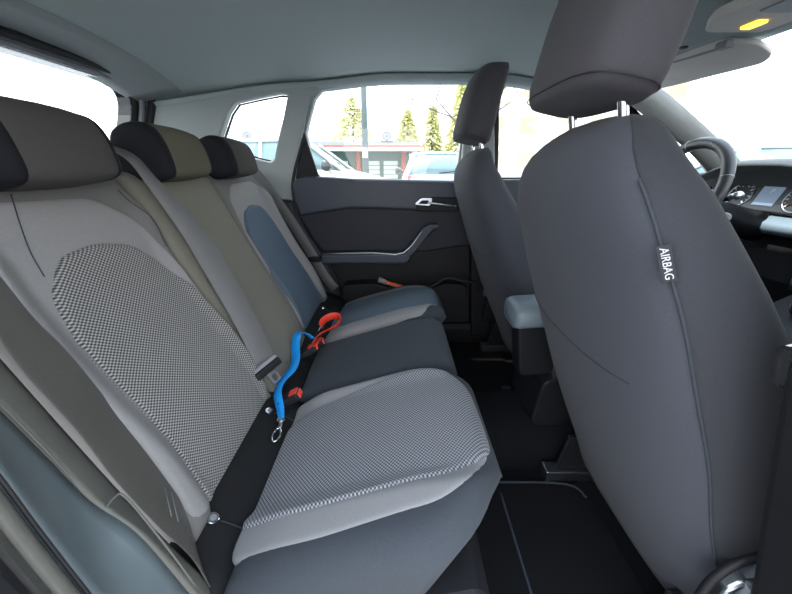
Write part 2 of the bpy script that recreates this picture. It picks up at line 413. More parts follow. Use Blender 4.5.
rear_headrest(.030, M['headolive'], 'middle headrest with olive front')
rear_headrest(-.285, M['headfront'], 'headrest with grey front')

# ------------------------------------------------------------------ rear belts and straps
# outboard belt beside the near place
wb = empty('seat_belt', (.60, -.40, .70), 'dark belt webbing running down outside the nearest backrest bolster to the floor', 'seat belt')
bl_ = [(.498, -.535, 1.05), (.499, -.501, .975), (.504, -.475, .915), (.502, -.454, .869), (.506, -.421, .793), (.513, -.391, .727), (.525, -.353, .641), (.543, -.326, .579), (.572, -.299, .52)]
br_ = [(.552, -.500, 1.045), (.554, -.470, .975), (.556, -.453, .915), (.558, -.436, .860), (.560, -.405, .790), (.562, -.375, .710), (.571, -.330, .625), (.580, -.298, .565), (.590, -.278, .515)]
bc_ = [tuple((a + b) / 2 for a, b in zip(p, q)) for p, q in zip(bl_, br_)]
ribbon('webbing', [(p[0] + .004, p[1] + .008, p[2] + .006) for p in bc_], [tuple(b - a for a, b in zip(p, q)) for p, q in zip(bl_, br_)], lambda t: .066 - .036 * sm((t - .72) / .28), .0022, M['webbing2'], wb)
for q in (0, .010):
    ribbon('stitching', [(.540, -.338 + q * .7, .664 - q), (.572, -.312 + q * .7, .648 - q)], (.3, .8, -.6), .0012, .0010, M['seatmid'], wb, smoothn=1)
# belt of the middle place, across the gap
cb = empty('seat_belt', (.12, -.42, .75), 'grey belt lying between near and middle backrests with metal tongue hanging at cushion', 'seat belt')
def bkp(x, s, n): return BK(x, s, n)
ww = Vector((-.78, .55, .25))
ribbon('webbing', [bkp(.150, .68, .0), bkp(.148, .63, .050), bkp(.144, .56, .060), bkp(.126, .44, .064), bkp(.136, .32, .066), bkp(.152, .2, .066), bkp(.166, .10, .060)],
       [(-1, .2, 0), (-.95, .3, .1), (-.9, .4, .2), ww, ww, ww, ww], lambda t: lerp(.026, .056, sm((t - .25) / .35)), .0022, M['webbing'], cb)
wx_ = ww.normalized(); ld = Vector((0, .406, -.914)); ld = (ld - wx_ * ld.dot(wx_)).normalized(); nz = wx_.cross(ld)
if nz.y < 0: nz = -nz
tc_ = Vector(bkp(.170, .082, .058))
tg = orient_box('tongue_body', tc_, wx_, ld, 0, .074, .020, .013, M['plastic'], cb, bevel=.005)
orient_box('slot_bar', tc_ - ld * .016, wx_, ld, 0, .066, .010, .010, M['greypl'], tg, bevel=.003)
pl = window_plate('tongue_plate', rounded([(-.013, 0), (.013, 0), (.012, .036), (-.012, .036)], .005, 4), rounded([(-.006, .012), (.006, .012), (.006, .029), (-.006, .029)], .002, 4), 'z', -.001, .001, M['chrome'], None, bevel=.0004)
pl.data.transform(Matrix.Translation(tc_ + ld * .006 + nz * .004) @ Matrix((wx_, ld, wx_.cross(ld))).transposed().to_4x4()); pl.parent = cb; pl.matrix_parent_inverse = Matrix.Translation(-cb.location)
# belt of the far place
fb = empty('seat_belt', (-.61, -.45, .8), 'dark belt hanging beside the farthest backrest against the pillar trim', 'seat belt')
ribbon('webbing', [(-.615, -.60, 1.09), (-.614, -.555, 1.03), (-.613, -.47, .89), (-.612, -.40, .76), (-.612, -.335, .63), (-.612, -.29, .565)], (.1, .85, .4), .046, .0022, M['webbing'], fb)
box('tongue_body', (-.612, -.40, .700), (-.595, -.345, .725), M['plastic'], fb, bevel=.005)

# buckles standing in the gap
def buckle(xc, yc, zc, tilt, label, cat='buckle'):
    e = empty('belt_buckle', (xc, yc, zc), label, cat, None)
    d = Vector((tilt, .80, .42)).normalized(); w = Vector((1, 0, 0)); w = (w - d * w.dot(d)).normalized()
    c = Vector((xc, yc, zc))
    b = orient_box('buckle_body', c, d, w, 0, .058, .036, .022, M['plastic'], e, bevel=.006)
    nn = d.cross(w); nn = nn if nn.z > 0 else -nn
    orient_box('release_button', c + d * .0285, d, w, 0, .006, .026, .014, M['redpl'], b, bevel=.002)
    orient_box('release_ledge', c + d * .016 + nn * .0095, d, w, 0, .022, .026, .006, M['redpl'], b, bevel=.002)
    return e
buckle(.215, -.262, .572, -.1, 'black buckle with red button lying in the fold beside the nearest cushion')
buckle(.000, -.268, .580, -.2, 'black buckle with red button under the red strap on the middle cushion')
buckle(-.052, -.258, .572, -.15, 'black buckle with small red button, just beyond the one under the red strap')

# blue leash with metal snap hook
bl = empty('blue_strap', (.16, -.26, .56), 'bright blue webbing strap with a metal snap hook draped over the seat fold', 'strap')
bl_pts = [(-.020, -.256, .612), (-.016, -.275, .632), (-.010, -.296, .634), (.012, -.300, .612), (.04, -.293, .597), (.08, -.284, .592), (.12, -.284, .590), (.170, -.294, .588), (.21, -.292, .582), (.245, -.276, .564), (.268, -.268, .556)]
bl_w = [(.5, .8, .1), (.5, .8, .1), (.3, .9, .1), (.3, .95, 0), (.25, .95, .1), (.3, .9, .2), (.35, .9, .1), (.3, .8, .4), (.2, .8, .5), (.1, .9, .4), (.0, .95, .3)]
ribbon('webbing', bl_pts, bl_w, lambda t: .026 - .010 * sm((t - .8) / .2), .0022, M['blue'], bl)
hk = tube('snap_hook', [(.268, -.268, .556), (.282, -.266, .549), (.290, -.266, .547)], .0042, M['satin'], bl)
tube('swivel_ring', [Vector((.271, -.268, .555)) + Vector((math.cos(a) * .006, math.sin(a) * .008, 0)) for a in lin(0, 2 * PI, 17)[:-1]], .0016, M['satin'], hk, closed=True, n=6)
tube('hook_loop', [Vector((.308, -.267, .545)) + Vector((math.cos(a) * .018, math.sin(a) * .0085, -.002 * math.cos(a))) for a in lin(0, 2 * PI, 25)[:-1]], .0022, M['chrome'], hk, closed=True, n=8)
# red strap clipped into the middle buckle
rs = empty('red_strap', (-.08, -.2, .60), 'bright red webbing strap looped and clipped into the middle buckle', 'strap')
rp = [(-.005, -.252, .603), (-.025, -.246, .614), (-.050, -.240, .612), (-.080, -.225, .610), (-.115, -.200, .610), (-.148, -.190, .616), (-.170, -.205, .622), (-.165, -.232, .620), (-.140, -.250, .614), (-.118, -.252, .606)]
ribbon('webbing', rp, [(.1, .2, .9), (.3, .5, .7), (.3, .6, .7), (.3, .6, .6), (.3, .4, .8), (.1, .1, .95), (0, 0, 1), (.1, -.2, .9), (.1, -.3, .9), (.1, -.3, .9)], .026, .0024, M['red'], rs)
tube('snap_ring', [Vector((-.110, -.254, .604)) + Vector((math.cos(a) * .010, math.sin(a) * .005, .008 * math.sin(a))) for a in lin(0, 2 * PI, 17)[:-1]], .002, M['satin'], rs, closed=True, n=6)
orient_box('buckle_tongue', (-.002, -.250, .600), (.2, .8, .4), (1, 0, 0), 0, .030, .020, .004, M['redpl'], rs, bevel=.001)

# ================================================================== FRONT SEATS
def superloop(xc, yc, z, W, D, e=3.4, n=48, shear=0):
    o = []
    for j in range(n):
        a = 2 * PI * j / n; ca, sa = math.cos(a), math.sin(a)
        x = W * abs(ca) ** (2 / e) * (1 if ca >= 0 else -1); y = D * abs(sa) ** (2 / e) * (1 if sa >= 0 else -1)
        o.append((xc + x, yc + y, z + shear * y))
    return o
REAR = [(.36, .500), (.45, .462), (.55, .415), (.65, .372), (.75, .334), (.85, .296), (.95, .262), (1.04, .232), (1.09, .228), (1.12, .238), (1.146, .258), (1.161, .280), (1.169, .30)]
def front_seat(xc, label, name='front_seat'):
    t = empty(name, (xc, .45, .30), label, 'seat', 'front seats')
    zs = [.36, .40, .46, .55, .65, .75, .85, .92, .98, 1.02, 1.05, 1.075, 1.10, 1.121, 1.139, 1.152, 1.161, 1.167]
    WT = [(.36, .225), (.5, .238), (.8, .242), (.92, .238), (1.0, .226), (1.05, .208), (1.075, .194), (1.11, .164), (1.136, .132), (1.15, .107), (1.162, .078), (1.167, .045)]
    TT = [(.36, .08), (.5, .118), (.75, .124), (.9, .100), (1.0, .078), (1.08, .059), (1.12, .044), (1.15, .030), (1.168, .012)]
    loops = []
    for z in zs:
        T = interp(TT, z); W = interp(WT, z)
        loops.append(superloop(xc, interp(REAR, z) + T, z, W, T, 3.2, 64))
    br = loft('backrest', loops, M['frontcloth'], t)
    # outboard side cover, flush over the side bolster (passed on by the seam)
    sgn = 1 if xc > 0 else -1
    L = []
    for z in zs[1:-1]:
        T = interp(TT, z); W = interp(WT, z); full = superloop(xc, interp(REAR, z) + T, z, W + .0015, T + .0015, 3.2, 256)
        part = [p for i, p in enumerate(full) if (p[0] - xc) * sgn > W * .95]
        part.sort(key=lambda p: p[1]); 
        n = 14; out = []
        for k in range(n):
            f = k / (n - 1) * (len(part) - 1); i = int(f); g = f - i; a = Vector(part[i]); b = Vector(part[min(i + 1, len(part) - 1)]); out.append(a.lerp(b, g))
        L.append(out)
    vs = [p for l in L for p in l] + [Vector((p[0] - sgn * .006, p[1] + 0.0, p[2])) for l in L for p in l]
    nc = 14; nr = len(L); N = nr * nc; fs = []
    for i in range(nr - 1):
        for j in range(nc - 1):
            a = i * nc + j; q = (a, a + 1, a + nc + 1, a + nc); fs.append(q); fs.append(tuple(N + z for z in reversed(q)))
    rim = [i * nc for i in range(nr)] + [(nr - 1) * nc + j for j in range(1, nc)] + [i * nc + nc - 1 for i in range(nr - 2, -1, -1)] + [j for j in range(nc - 2, 0, -1)]
    for a, b in zip(rim, rim[1:] + rim[:1]): fs.append((a, b, N + b, N + a))
    link('side_bolster', pydata(vs, fs), M['frontside'], br)
    # side seam with a rear facing piping
    pts = []
    for z in (.45, .55, .65, .75, .85, .95, 1.02, 1.06, 1.09):
        T = interp(TT, z); W = interp(WT, z)
        full = superloop(xc, interp(REAR, z) + T, z, W + .002, T + .002, 3.2, 256)
        c = [p for p in full if p[1] < interp(REAR, z) + T and (p[0] - xc) * sgn > W * .95]
        pts.append(min(c, key=lambda p: (p[0] - xc) * sgn))
    tube('side_seam', pts, .0018, M['seatdark'], br, n=6)
    # crosswise seam on the rear face
    pts = []
    for q in lin(-.20, .16, 12):
        z = .835 - .02 * math.cos(q * 8); T = interp(TT, z); W = interp(WT, z)
        y = interp(REAR, z) + T - T * (1 - abs(q / W) ** 3.2) ** (1 / 3.2)
        pts.append((xc + q * sgn, y - .0005, z))
    tube('rear_seam', pts, .0012, M['seatdark'], br, n=6)
    # headrest
    HZ = [(1.186, .70, .0), (1.188, .86, .0), (1.196, .95, .002), (1.212, .99, .003), (1.25, 1, .008), (1.30, .995, .014), (1.34, .975, .02), (1.37, .93, .026), (1.388, .86, .031), (1.398, .74, .035), (1.403, .55, .038)]
    loops = [superloop(xc - .004, .260 + dy * 1.6, z - .002, .120 * sc, .054 * min(1, sc * 1.0), 3.4, 56, shear=(-.20 if z < 1.22 else -.20 + (z - 1.22) * 1.2)) for z, sc, dy in HZ]
    hr = loft('headrest', loops, M['fronthead'], t)
    tube('lower_seam', [(p[0], p[1], p[2]) for p in superloop(xc - .004, .262, 1.1945, .1165, .0520, 3.4, 56, shear=-.20)], .0008, M['rubber'], hr, closed=True, n=6)
    for s_ in (-1, 1):
        tube('post', [(xc - .01 + s_ * .065, .298, 1.12), (xc - .01 + s_ * .065, .292, 1.16), (xc - .01 + s_ * .065, .280, 1.205)], .0065, M['steel'], hr, n=14)
        cyl('post_collar', (xc - .01 + s_ * .065, .293, 1.150), (0, -.1, 1), .014, .008, M['plastic'], br)
    # cushion and base
    def CF(x, r, n): return (x, .50 + .97 * r - .24 * n, .50 + .20 * r + .97 * n)
    slab('seat_cushion', CF, xc - .235, xc + .235, 0, .48, lambda x, s: .03 + .03 * sm((abs(x - xc) - .15) / .06) - .05 * sm((s - .36) / .12), .06, M['seatdark'], t, rad=.04)
    prism('side_valance', rounded([(.43, .40), (.44, .50), (.55, .53), (.95, .55), (.97, .47), (.90, .43)], .03, 4), 'x', xc + sgn * .236, xc + sgn * .262, M['plastic'], t, bevel=.006)
    bkq = prism('frame_bracket', [(.430, .530), (.432, .585), (.450, .602), (.510, .606), (.530, .57), (.51, .53)], 'x', min(xc + sgn * .240, xc + sgn * .268), max(xc + sgn * .240, xc + sgn * .268), M['satin'], t, bevel=.006, label='bare steel bracket')
    prism('bracket_fold', [(.455, .555), (.450, .605), (.478, .612), (.486, .565)], 'x', min(xc + sgn * .262, xc + sgn * .280), max(xc + sgn * .262, xc + sgn * .280), M['satin'], bkq, bevel=.006)
    tube('bracket_cover', [(xc + sgn * .262, .405, .55), (xc + sgn * .262, .412, .60), (xc + sgn * .262, .435, .634), (xc + sgn * .262, .475, .648), (xc + sgn * .262, .54, .64)], .0055, M['plastic'], bkq)
    cyl('recliner_cover', (xc + sgn * .244, .49, .50), (sgn, 0, 0), .048, .020, M['plastic'], t)
    for s_ in (-1, 1):
        box('seat_rail', (xc + s_ * .18 - .02, .42, .275), (xc + s_ * .18 + .02, .98, .31), M['satin'], t, bevel=.004)
        prism('rail_bracket', [(.45, .31), (.47, .42), (.90, .46), (.92, .31)], 'x', xc + s_ * .18 - .006, xc + s_ * .18 + .006, M['plastic'], t)
    return t, br
ns, nbr = front_seat(.36, 'front passenger seat with AIRBAG tag, nearest, large grey cloth back and headrest')
fs_, fbr = front_seat(-.36, 'driver seat seen beyond the passenger seat, by the far doors')
fs_.location.y += -.01
# AIRBAG tag on the seam
tz = 1.013
tfull = superloop(.36, interp(REAR, tz) + .068, tz, .2275, .068, 3.2, 256)
tag_c = Vector(min([p for p in tfull if p[1] < interp(REAR, tz) + .068 and p[0] - .36 > .2275 * .94], key=lambda p: p[0])) + Vector((.0045, -.0045, 0))
tex = Vector((.04, .40, -.90)).normalized(); tey = Vector((.55, .80, .3)); tey = (tey - tex * tey.dot(tex)).normalized()
tagb = orient_box('airbag_tag', tag_c, tex, tey, 0, .040, .012, .0018, M['label'], nbr, bevel=.0004)
def text(name, s, size, c, ex, ey, m, parent, off=.001, ext=.0003):
    cu = bpy.data.curves.new(name, 'FONT'); cu.body = s; cu.size = size; cu.extrude = ext; cu.align_x = 'CENTER'; cu.align_y = 'CENTER'
   
    ex = Vector(ex).normalized(); ey = Vector(ey); ey = (ey - ex * ey.dot(ex)).normalized(); ez = ex.cross(ey)
    tmp = bpy.data.objects.new('tmp', cu); COL.objects.link(tmp)
    me = bpy.data.meshes.new_from_object(tmp.evaluated_get(bpy.context.evaluated_depsgraph_get()))
    bpy.data.objects.remove(tmp); bpy.data.curves.remove(cu)
    me.transform(Matrix.Translation(Vector(c) + ez * off) @ Matrix((ex, ey, ez)).transposed().to_4x4())
    me.materials.clear()
    return link(name, me, m, parent, smooth=False)
text('lettering', 'AIRBAG', .0100, tag_c, tex, tey, M['white'], tagb, off=.0012)

# ================================================================== CABIN SETTING
cabin = []
def struct(o, label=None): o['kind'] = 'structure'; 
def st(name, o):
    o.name = name; o['kind'] = 'structure'; return o
def roofz(x, y):
    z = 1.505 - (.055 + .03 * sm((-y - .0) / .4)) * abs(x / .66) ** 3.0
    z -= .075 * sm((-y - .35) / .80) ; z -= .085 * sm((y - .35) / .65)
    return z
us = lin(-.66, .66, 25); vsy = lin(-1.06, .93, 41)
o = sheet('ceiling', lambda u, v: (u, v, roofz(u, v)), us, vsy, M['headliner'], None, thick=.03, nd=(0, 0, 1)); st('ceiling', o)
# floor
o = box('floor', (-.70, -.45, .22), (.70, 1.75, .268), M['carpet'], None, bevel=.01); st('floor', o)
tun = loft('trim_1', [[(xx, y, .262 + h * q) for xx, q in ((-.16, 0), (-.13, .55), (-.09, .95), (-.04, 1), (.04, 1), (.09, .95), (.13, .55), (.16, 0))] for y, h in ((-.2, .09), (.20, .09), (.35, .12), (.9, .15), (1.4, .2))], M['carpet']); st('trim_1', tun)
# far sill and near sill
o = prism('trim_2', [(.705, .22), (.705, .36), (.655, .372), (.635, .34), (.63, .22)], 'y', -.40, 1.5, M['plastic'], None, bevel=.008)
o.data.transform(Matrix.Scale(-1, 4, (1, 0, 0))); o.data.flip_normals(); st('trim_2', o)
o = prism('trim_3', [(.76, .18), (.76, .36), (.66, .372), (.635, .34), (.63, .22)], 'y', -.28, 1.5, M['jambblue'], None, bevel=.01); st('trim_3', o)

# ---- far side: body side with three window openings
FX0, FX1 = -.70, -.655
# C-pillar and rear quarter trim, pale
po = [(-.330, 1.42), (-.300, 1.40), (-.342, 1.372), (-.385, 1.245), (-.43, 1.12), (-.452, 1.04), (-.458, .965), (-.60, .985), (-.85, 1.00), (-1.10, 1.03), (-1.12, 1.20), (-1.08, 1.42), (-.8, 1.445), (-.5, 1.445)]
ho = [(-.470, 1.385), (-.440, 1.383), (-.441, 1.372), (-.465, 1.30), (-.50, 1.21), (-.523, 1.142), (-.545, 1.128), (-.60, 1.140), (-.70, 1.172), (-.745, 1.192), (-.742, 1.222), (-.690, 1.315), (-.655, 1.352), (-.55, 1.372)]
o = window_plate('wall_left', po, ho, 'x', FX0, FX1, M['pillar'], None, bevel=.01); st('wall_left', o)
def inset(poly, d):
    c = Vector((sum(p[0] for p in poly) / len(poly), sum(p[1] for p in poly) / len(poly)))
    return [tuple(c + (Vector(p) - c) * d) for p in poly]
w1 = prism('window_1', inset(ho, 1.05), 'x', -.705, -.709, M['glass'], None, bevel=0); st('window_1', w1)
window_plate('window_seal', inset(ho, 1.0), inset(ho, .95), 'x', -.704, -.695, M['rubber'], w1, bevel=0)
# lower wheel-arch trim on far side (below the pillar, beside the backrest)
wa = [(-1.1, .30), (-1.1, 1.03), (-.85, 1.0), (-.60, .985), (-.458, .965), (-.445, .90), (-.385, .80), (-.325, .70), (-.285, .58), (-.262, .45), (-.258, .30)]
o = prism('trim_4', wa, 'x', -.70, -.625, M['softplastic'], None, bevel=.012); st('trim_4', o)
# door opening seal, far side
seal = [(-.285, 1.405), (-.318, 1.392), (-.345, 1.35), (-.388, 1.22), (-.435, 1.10), (-.455, 1.03), (-.455, .965), (-.435, .88), (-.385, .79), (-.325, .69), (-.285, .58), (-.262, .45), (-.255, .34)]
sl = tube('trim_5', [(-.652, y, z) for y, z in seal[3:]], .006, M['rubber'], None); st('trim_5', sl)
tube('seal_lip', [(-.645, y - .006, z + .004) for y, z in seal[2:7]], .003, M['pillar'], sl)

# ---- far rear door
d1 = empty('door_1', (-.70, .05, .35), 'closed far rear door with dark panel, armrest and pull handle', 'door', kind='structure')
dz = [(-.452, .97), (-.452, 1.05), (-.40, 1.072), (-.30, 1.068), (-.20, 1.062), (.10, 1.056), (.34, 1.052), (.42, 1.052), (.42, .93), (.34, .93), (.10, .925), (-.2, .935), (-.435, .90)]
prism('upper_trim', dz, 'x', -.71, -.635, M['doorupper'], d1, bevel=.016, seg=5)
prism('centre_panel', [(-.445, .905), (-.385, .79), (-.345, .735), (.15, .735), (.30, .76), (.42, .76), (.42, .945), (-.43, .945)], 'x', -.71, -.655, M['softplastic'], d1, bevel=.01)
prism('lower_panel', [(-.345, .745), (-.325, .69), (-.285, .58), (-.262, .45), (-.255, .36), (.42, .36), (.42, .78), (.30, .77), (.15, .745)], 'x', -.71, -.668, M['plastic'], d1, bevel=.008)
# armrest ledge sweeping to a raised end
arm = rounded([(-.345, .705), (-.345, .738), (.035, .742), (.125, .855), (.150, .868), (.185, .868), (.19, .850), (.165, .838), (.075, .70), (.03, .690)], .012, 4)
ar = prism('armrest', [(-.345, .690), (-.345, .738), (.050, .742), (.075, .72), (.05, .69)], 'x', -.665, -.598, M['doorupper'], d1, bevel=.012, seg=4)
prism('pull_handle', [(.030, .735), (.125, .858), (.150, .872), (.190, .872), (.192, .856), (.165, .846), (.078, .735), (.06, .722)], 'x', -.640, -.600, M['doorupper'], d1, bevel=.006)
tube('trim_strip', [(-.598, -.34, .741), (-.597, -.1, .744), (-.597, .035, .745), (-.598, .125, .859)], .003, M['satin'], d1, n=8, smoothn=3, label='thin bright strip')
# inner release handle
ih = prism('release_recess', rounded([(.085, .925), (.10, .985), (.30, .985), (.31, .925)], .02, 4), 'x', -.640, -.630, M['plastic'], d1, bevel=.003)
window_plate('release_frame', rounded([(.080, .955), (.110, .982), (.160, .982), (.150, .948)], .01, 4), rounded([(.096, .957), (.114, .972), (.145, .972), (.138, .956)], .005, 4), 'x', -.629, -.620, M['satin'], ih, bevel=.002)
tube('release_lever', [(-.622, .145, .962), (-.616, .20, .955), (-.618, .25, .948), (-.624, .262, .948)], .0045, M['satin'], ih)
# map pocket
prism('map_pocket', rounded([(-.26, .40), (-.25, .590), (-.11, .600), (.10, .552), (.24, .60), (.33, .59), (.36, .40)], .02, 4), 'x', -.668, -.588, M['plastic'], d1, bevel=.012)
tube('pocket_rim', [(-.592, .13, .555), (-.592, .19, .60), (-.592, .24, .625), (-.592, .32, .61), (-.60, .38, .60)], .006, M['softplastic'], d1)
# door glass, window frame and rear corner piece
wo = [(-.31, 1.415), (-.342, 1.372), (-.385, 1.245), (-.43, 1.12), (-.45, 1.05), (-.36, 1.045), (.10, 1.04), (.335, 1.04), (.335, 1.10), (.335, 1.25), (.335, 1.40), (.28, 1.45), (.0, 1.452), (-.2, 1.44)]
wi = [(-.300, 1.396), (-.330, 1.366), (-.377, 1.245), (-.366, 1.16), (-.350, 1.09), (-.335, 1.068), (.10, 1.050), (.262, 1.050), (.266, 1.10), (.275, 1.25), (.296, 1.40), (.280, 1.436), (.0, 1.432), (-.2, 1.414)]
window_plate('window_frame', wo, wi, 'x', -.70, -.662, M['pillar'], d1, bevel=.006)
prism('corner_trim', [(-.385, 1.245), (-.44, 1.06), (-.333, 1.06), (-.350, 1.12)], 'x', -.668, -.655, M['plastic'], d1, bevel=.005)
prism('window_glass', inset(wi, 1.03), 'x', -.690, -.686, M['glass'], d1, bevel=0)
# ---- B pillar far
o = prism('trim_6', [(.302, 1.455), (.280, 1.22), (.280, 1.05), (.43, 1.05), (.41, 1.22), (.375, 1.455)], 'x', -.69, -.630, M['pillar'], None, bevel=.012); st('trim_6', o)
o = prism('trim_24', [(.278, 1.06), (.33, .95), (.38, .30), (.48, .30), (.44, 1.06)], 'x', -.69, -.625, M['plastic'], None, bevel=.012); st('trim_24', o)
# ---- far front door
d2 = empty('door_2', (-.70, .9, .35), 'closed far front door with glass and dark panel', 'door', kind='structure')
prism('door_panel', [(.45, .36), (.42, 1.05), (.8, 1.055), (1.25, 1.07), (1.30, .9), (1.35, .36)], 'x', -.71, -.655, M['softplastic'], d2, bevel=.015)
prism('upper_trim', [(.42, .95), (.42, 1.058), (.8, 1.062), (1.27, 1.078), (1.27, .98)], 'x', -.70, -.635, M['doorupper'], d2, bevel=.015)
fo = [(.36, 1.46), (.40, 1.25), (.42, 1.05), (.8, 1.05), (1.15, 1.07), (1.32, 1.08), (1.10, 1.25), (.90, 1.40), (.8, 1.45)]
fi = [(.415, 1.438), (.435, 1.25), (.450, 1.065), (.8, 1.068), (1.10, 1.080), (1.20, 1.09), (1.055, 1.24), (.88, 1.365), (.78, 1.416)]
window_plate('window_frame', fo, fi, 'x', -.70, -.672, M['plastic'], d2, bevel=.004)
prism('window_glass', inset(fi, 1.04), 'x', -.690, -.686, M['glass'], d2, bevel=0)
# roof side trim above far doors, and near side rail
rl = []
for y in lin(-1.06, .90, 30):
    z = roofz(-.66, y); rl.append([(-.655, y, z + .005), (-.64, y, z - .004), (-.66, y, z - .022), (-.69, y, z - .03), (-.71, y, z - .02), (-.71, y, z + .03), (-.66, y, z + .035)])
o = loft('trim_7', rl, M['headliner']); st('trim_7', o)
rl = []
for y in lin(-1.06, .90, 30):
    z = roofz(.66, y); rl.append([(.655, y, z + .005), (.64, y, z - .004), (.66, y, z - .022), (.69, y, z - .03), (.72, y, z - .02), (.72, y, z + .03), (.66, y, z + .035)])
o = loft('trim_8', rl, M['headliner']); st('trim_8', o)
# ---- A pillars
def apillar(sg, nm):
    # inner (door side) edge and windscreen side edge
    PL = [(.64, .759, 1.448), (.64, .943, 1.341), (.64, 1.20, 1.19), (.65, 1.34, 1.095), (.66, 1.44, 1.00)]
    PR = [(.60, .90, 1.455), (.60, 1.054, 1.375), (.60, 1.30, 1.220), (.61, 1.47, 1.105), (.62, 1.60, 1.00)]
    L = []
    for p, q in zip(PL, PR):
        p = Vector((-sg * p[0], p[1], p[2])); q = Vector((-sg * q[0], q[1], q[2])); o_ = Vector((-sg * .05, .01, .02)); i_ = Vector((sg * .012, -.004, -.006))
        L.append([p, p.lerp(q, .2) + i_, p.lerp(q, .5) + i_ * 1.3, p.lerp(q, .8) + i_, q, q + o_, p + o_])
    L = smoothsections(L)
    o = loft(nm, L, M['apillar']); st(nm, o); return o
def smoothsections(L):
    n = len(L[0]); cols = [smoothpath([l[j] for l in L], 4) for j in range(n)]
    return [[cols[j][i] for j in range(n)] for i in range(len(cols[0]))]
apillar(1, 'trim_9'); apillar(-1, 'trim_10')
# ---- windscreen and header
def WS(u, v):   # u -1..1, v 0..1 from header to cowl
    return (u * lerp(.60, .70, v), lerp(.95, 1.70, v) - .08 * u * u, lerp(1.425, 1.0, v) - .03 * u * u)
o = sheet('window_2', lambda u, v: WS(u, v), lin(-1, 1, 17), lin(0, 1, 9), M['glass'], None, thick=.004, nd=(0, .5, .8)); st('window_2', o)
hd = sheet('trim_11', lambda u, v: (u, lerp(.86, .955, v) - .10 * (u / .66) ** 2, roofz(u, .93) + .004 - .012 * v - .02 * (u / .66) ** 2 * v), lin(-.62, .62, 21), lin(0, 1, 4), M['headliner'], None, thick=.02, nd=(0, 0, 1)); st('trim_11', hd)
# ---- rear end: tailgate with window, shelf, near rear quarter
to = rounded([(-.68, .95), (-.68, 1.44), (.68, 1.44), (.68, .95)], .06, 6)
ti = rounded([(-.59, 1.06), (-.59, 1.385), (.59, 1.385), (.59, 1.06)], .09, 6)
def tg_place(o):
    # lean the tailgate: top forward
    for v in o.data.vertices:
        v.co.y = v.co.y + .07 + (1.40 - v.co.z) * -.42 + .03 * math.cos(v.co.x / .66 * PI / 2) * -1
    # arched top
        v.co.z += .018 * math.cos(v.co.x / .66 * PI / 2) * (1 if v.co.z > 1.2 else 0)
w3 = window_plate('wall_back', to, ti, 'y', -1.12, -1.06, M['gloss'], None, bevel=.006); tg_place(w3); st('wall_back', w3)
g3 = prism('window_3', inset(ti, 1.02), 'y', -1.105, -1.101, M['glass'], None, bevel=0); tg_place(g3); st('window_3', g3)
def ringpts(poly, y, sc=1.0):
    return [(p[0] * sc, y + .07 + (1.40 - p[1]) * -.42 - .03 * math.cos(p[0] / .66 * PI / 2), p[1] + .018 * math.cos(p[0] / .66 * PI / 2) * (1 if p[1] > 1.2 else 0)) for p in poly]
to2 = rounded([(-.655, .98), (-.655, 1.41), (.655, 1.41), (.655, .98)], .10, 8)
o = tube('trim_12', ringpts(to2, -1.035), .014, M['rubber'], None, closed=True); st('trim_12', o)
to3 = rounded([(-.625, 1.0), (-.625, 1.395), (.625, 1.395), (.625, 1.0)], .10, 8)
o = tube('trim_13', ringpts(to3, -1.05), .010, M['chrome'] if 0 else M['greypl'], None, closed=True); st('trim_13', o)
hb2 = sheet('trim_25', lambda u, v: (u, lerp(-.84, -1.035, v), roofz(u, lerp(-.84, -1.035, v)) - lerp(.002, .022, v)), lin(-.62, .62, 25), lin(0, 1, 6), M['pillar'], None, thick=.012, nd=(0, 0, 1)); st('trim_25', hb2)
box('parcel_shelf', (-.60, -1.14, .985), (.60, -.70, 1.005), M['seatdark'], None, bevel=.006)
props(bpy.data.objects['parcel_shelf'], 'dark flat parcel shelf behind the rear headrests, below the rear window', 'shelf')
o = prism('wall_right', [(-1.12, .95), (-1.08, 1.40), (-.47, 1.43), (-.40, 1.42), (-.44, 1.2), (-.50, 1.06), (-.62, 1.0)], 'x', .66, .72, M['pillar'], None, bevel=.012); st('wall_right', o)
o = prism('trim_14', [(-1.25, .30), (-1.25, .97), (1.30, .97), (1.30, .30)], 'x', 0, .01, M['plastic'], None) if 0 else None
# lower body tub behind seat
o = box('trim_15', (-.70, -1.40, .30), (.70, -1.33, 1.0), M['plastic'], None, bevel=.01); st('trim_14', o)
o = box('trim_16', (-.70, -1.40, .28), (.70, -.45, .33), M['carpet'], None, bevel=.01); st('trim_15', o)
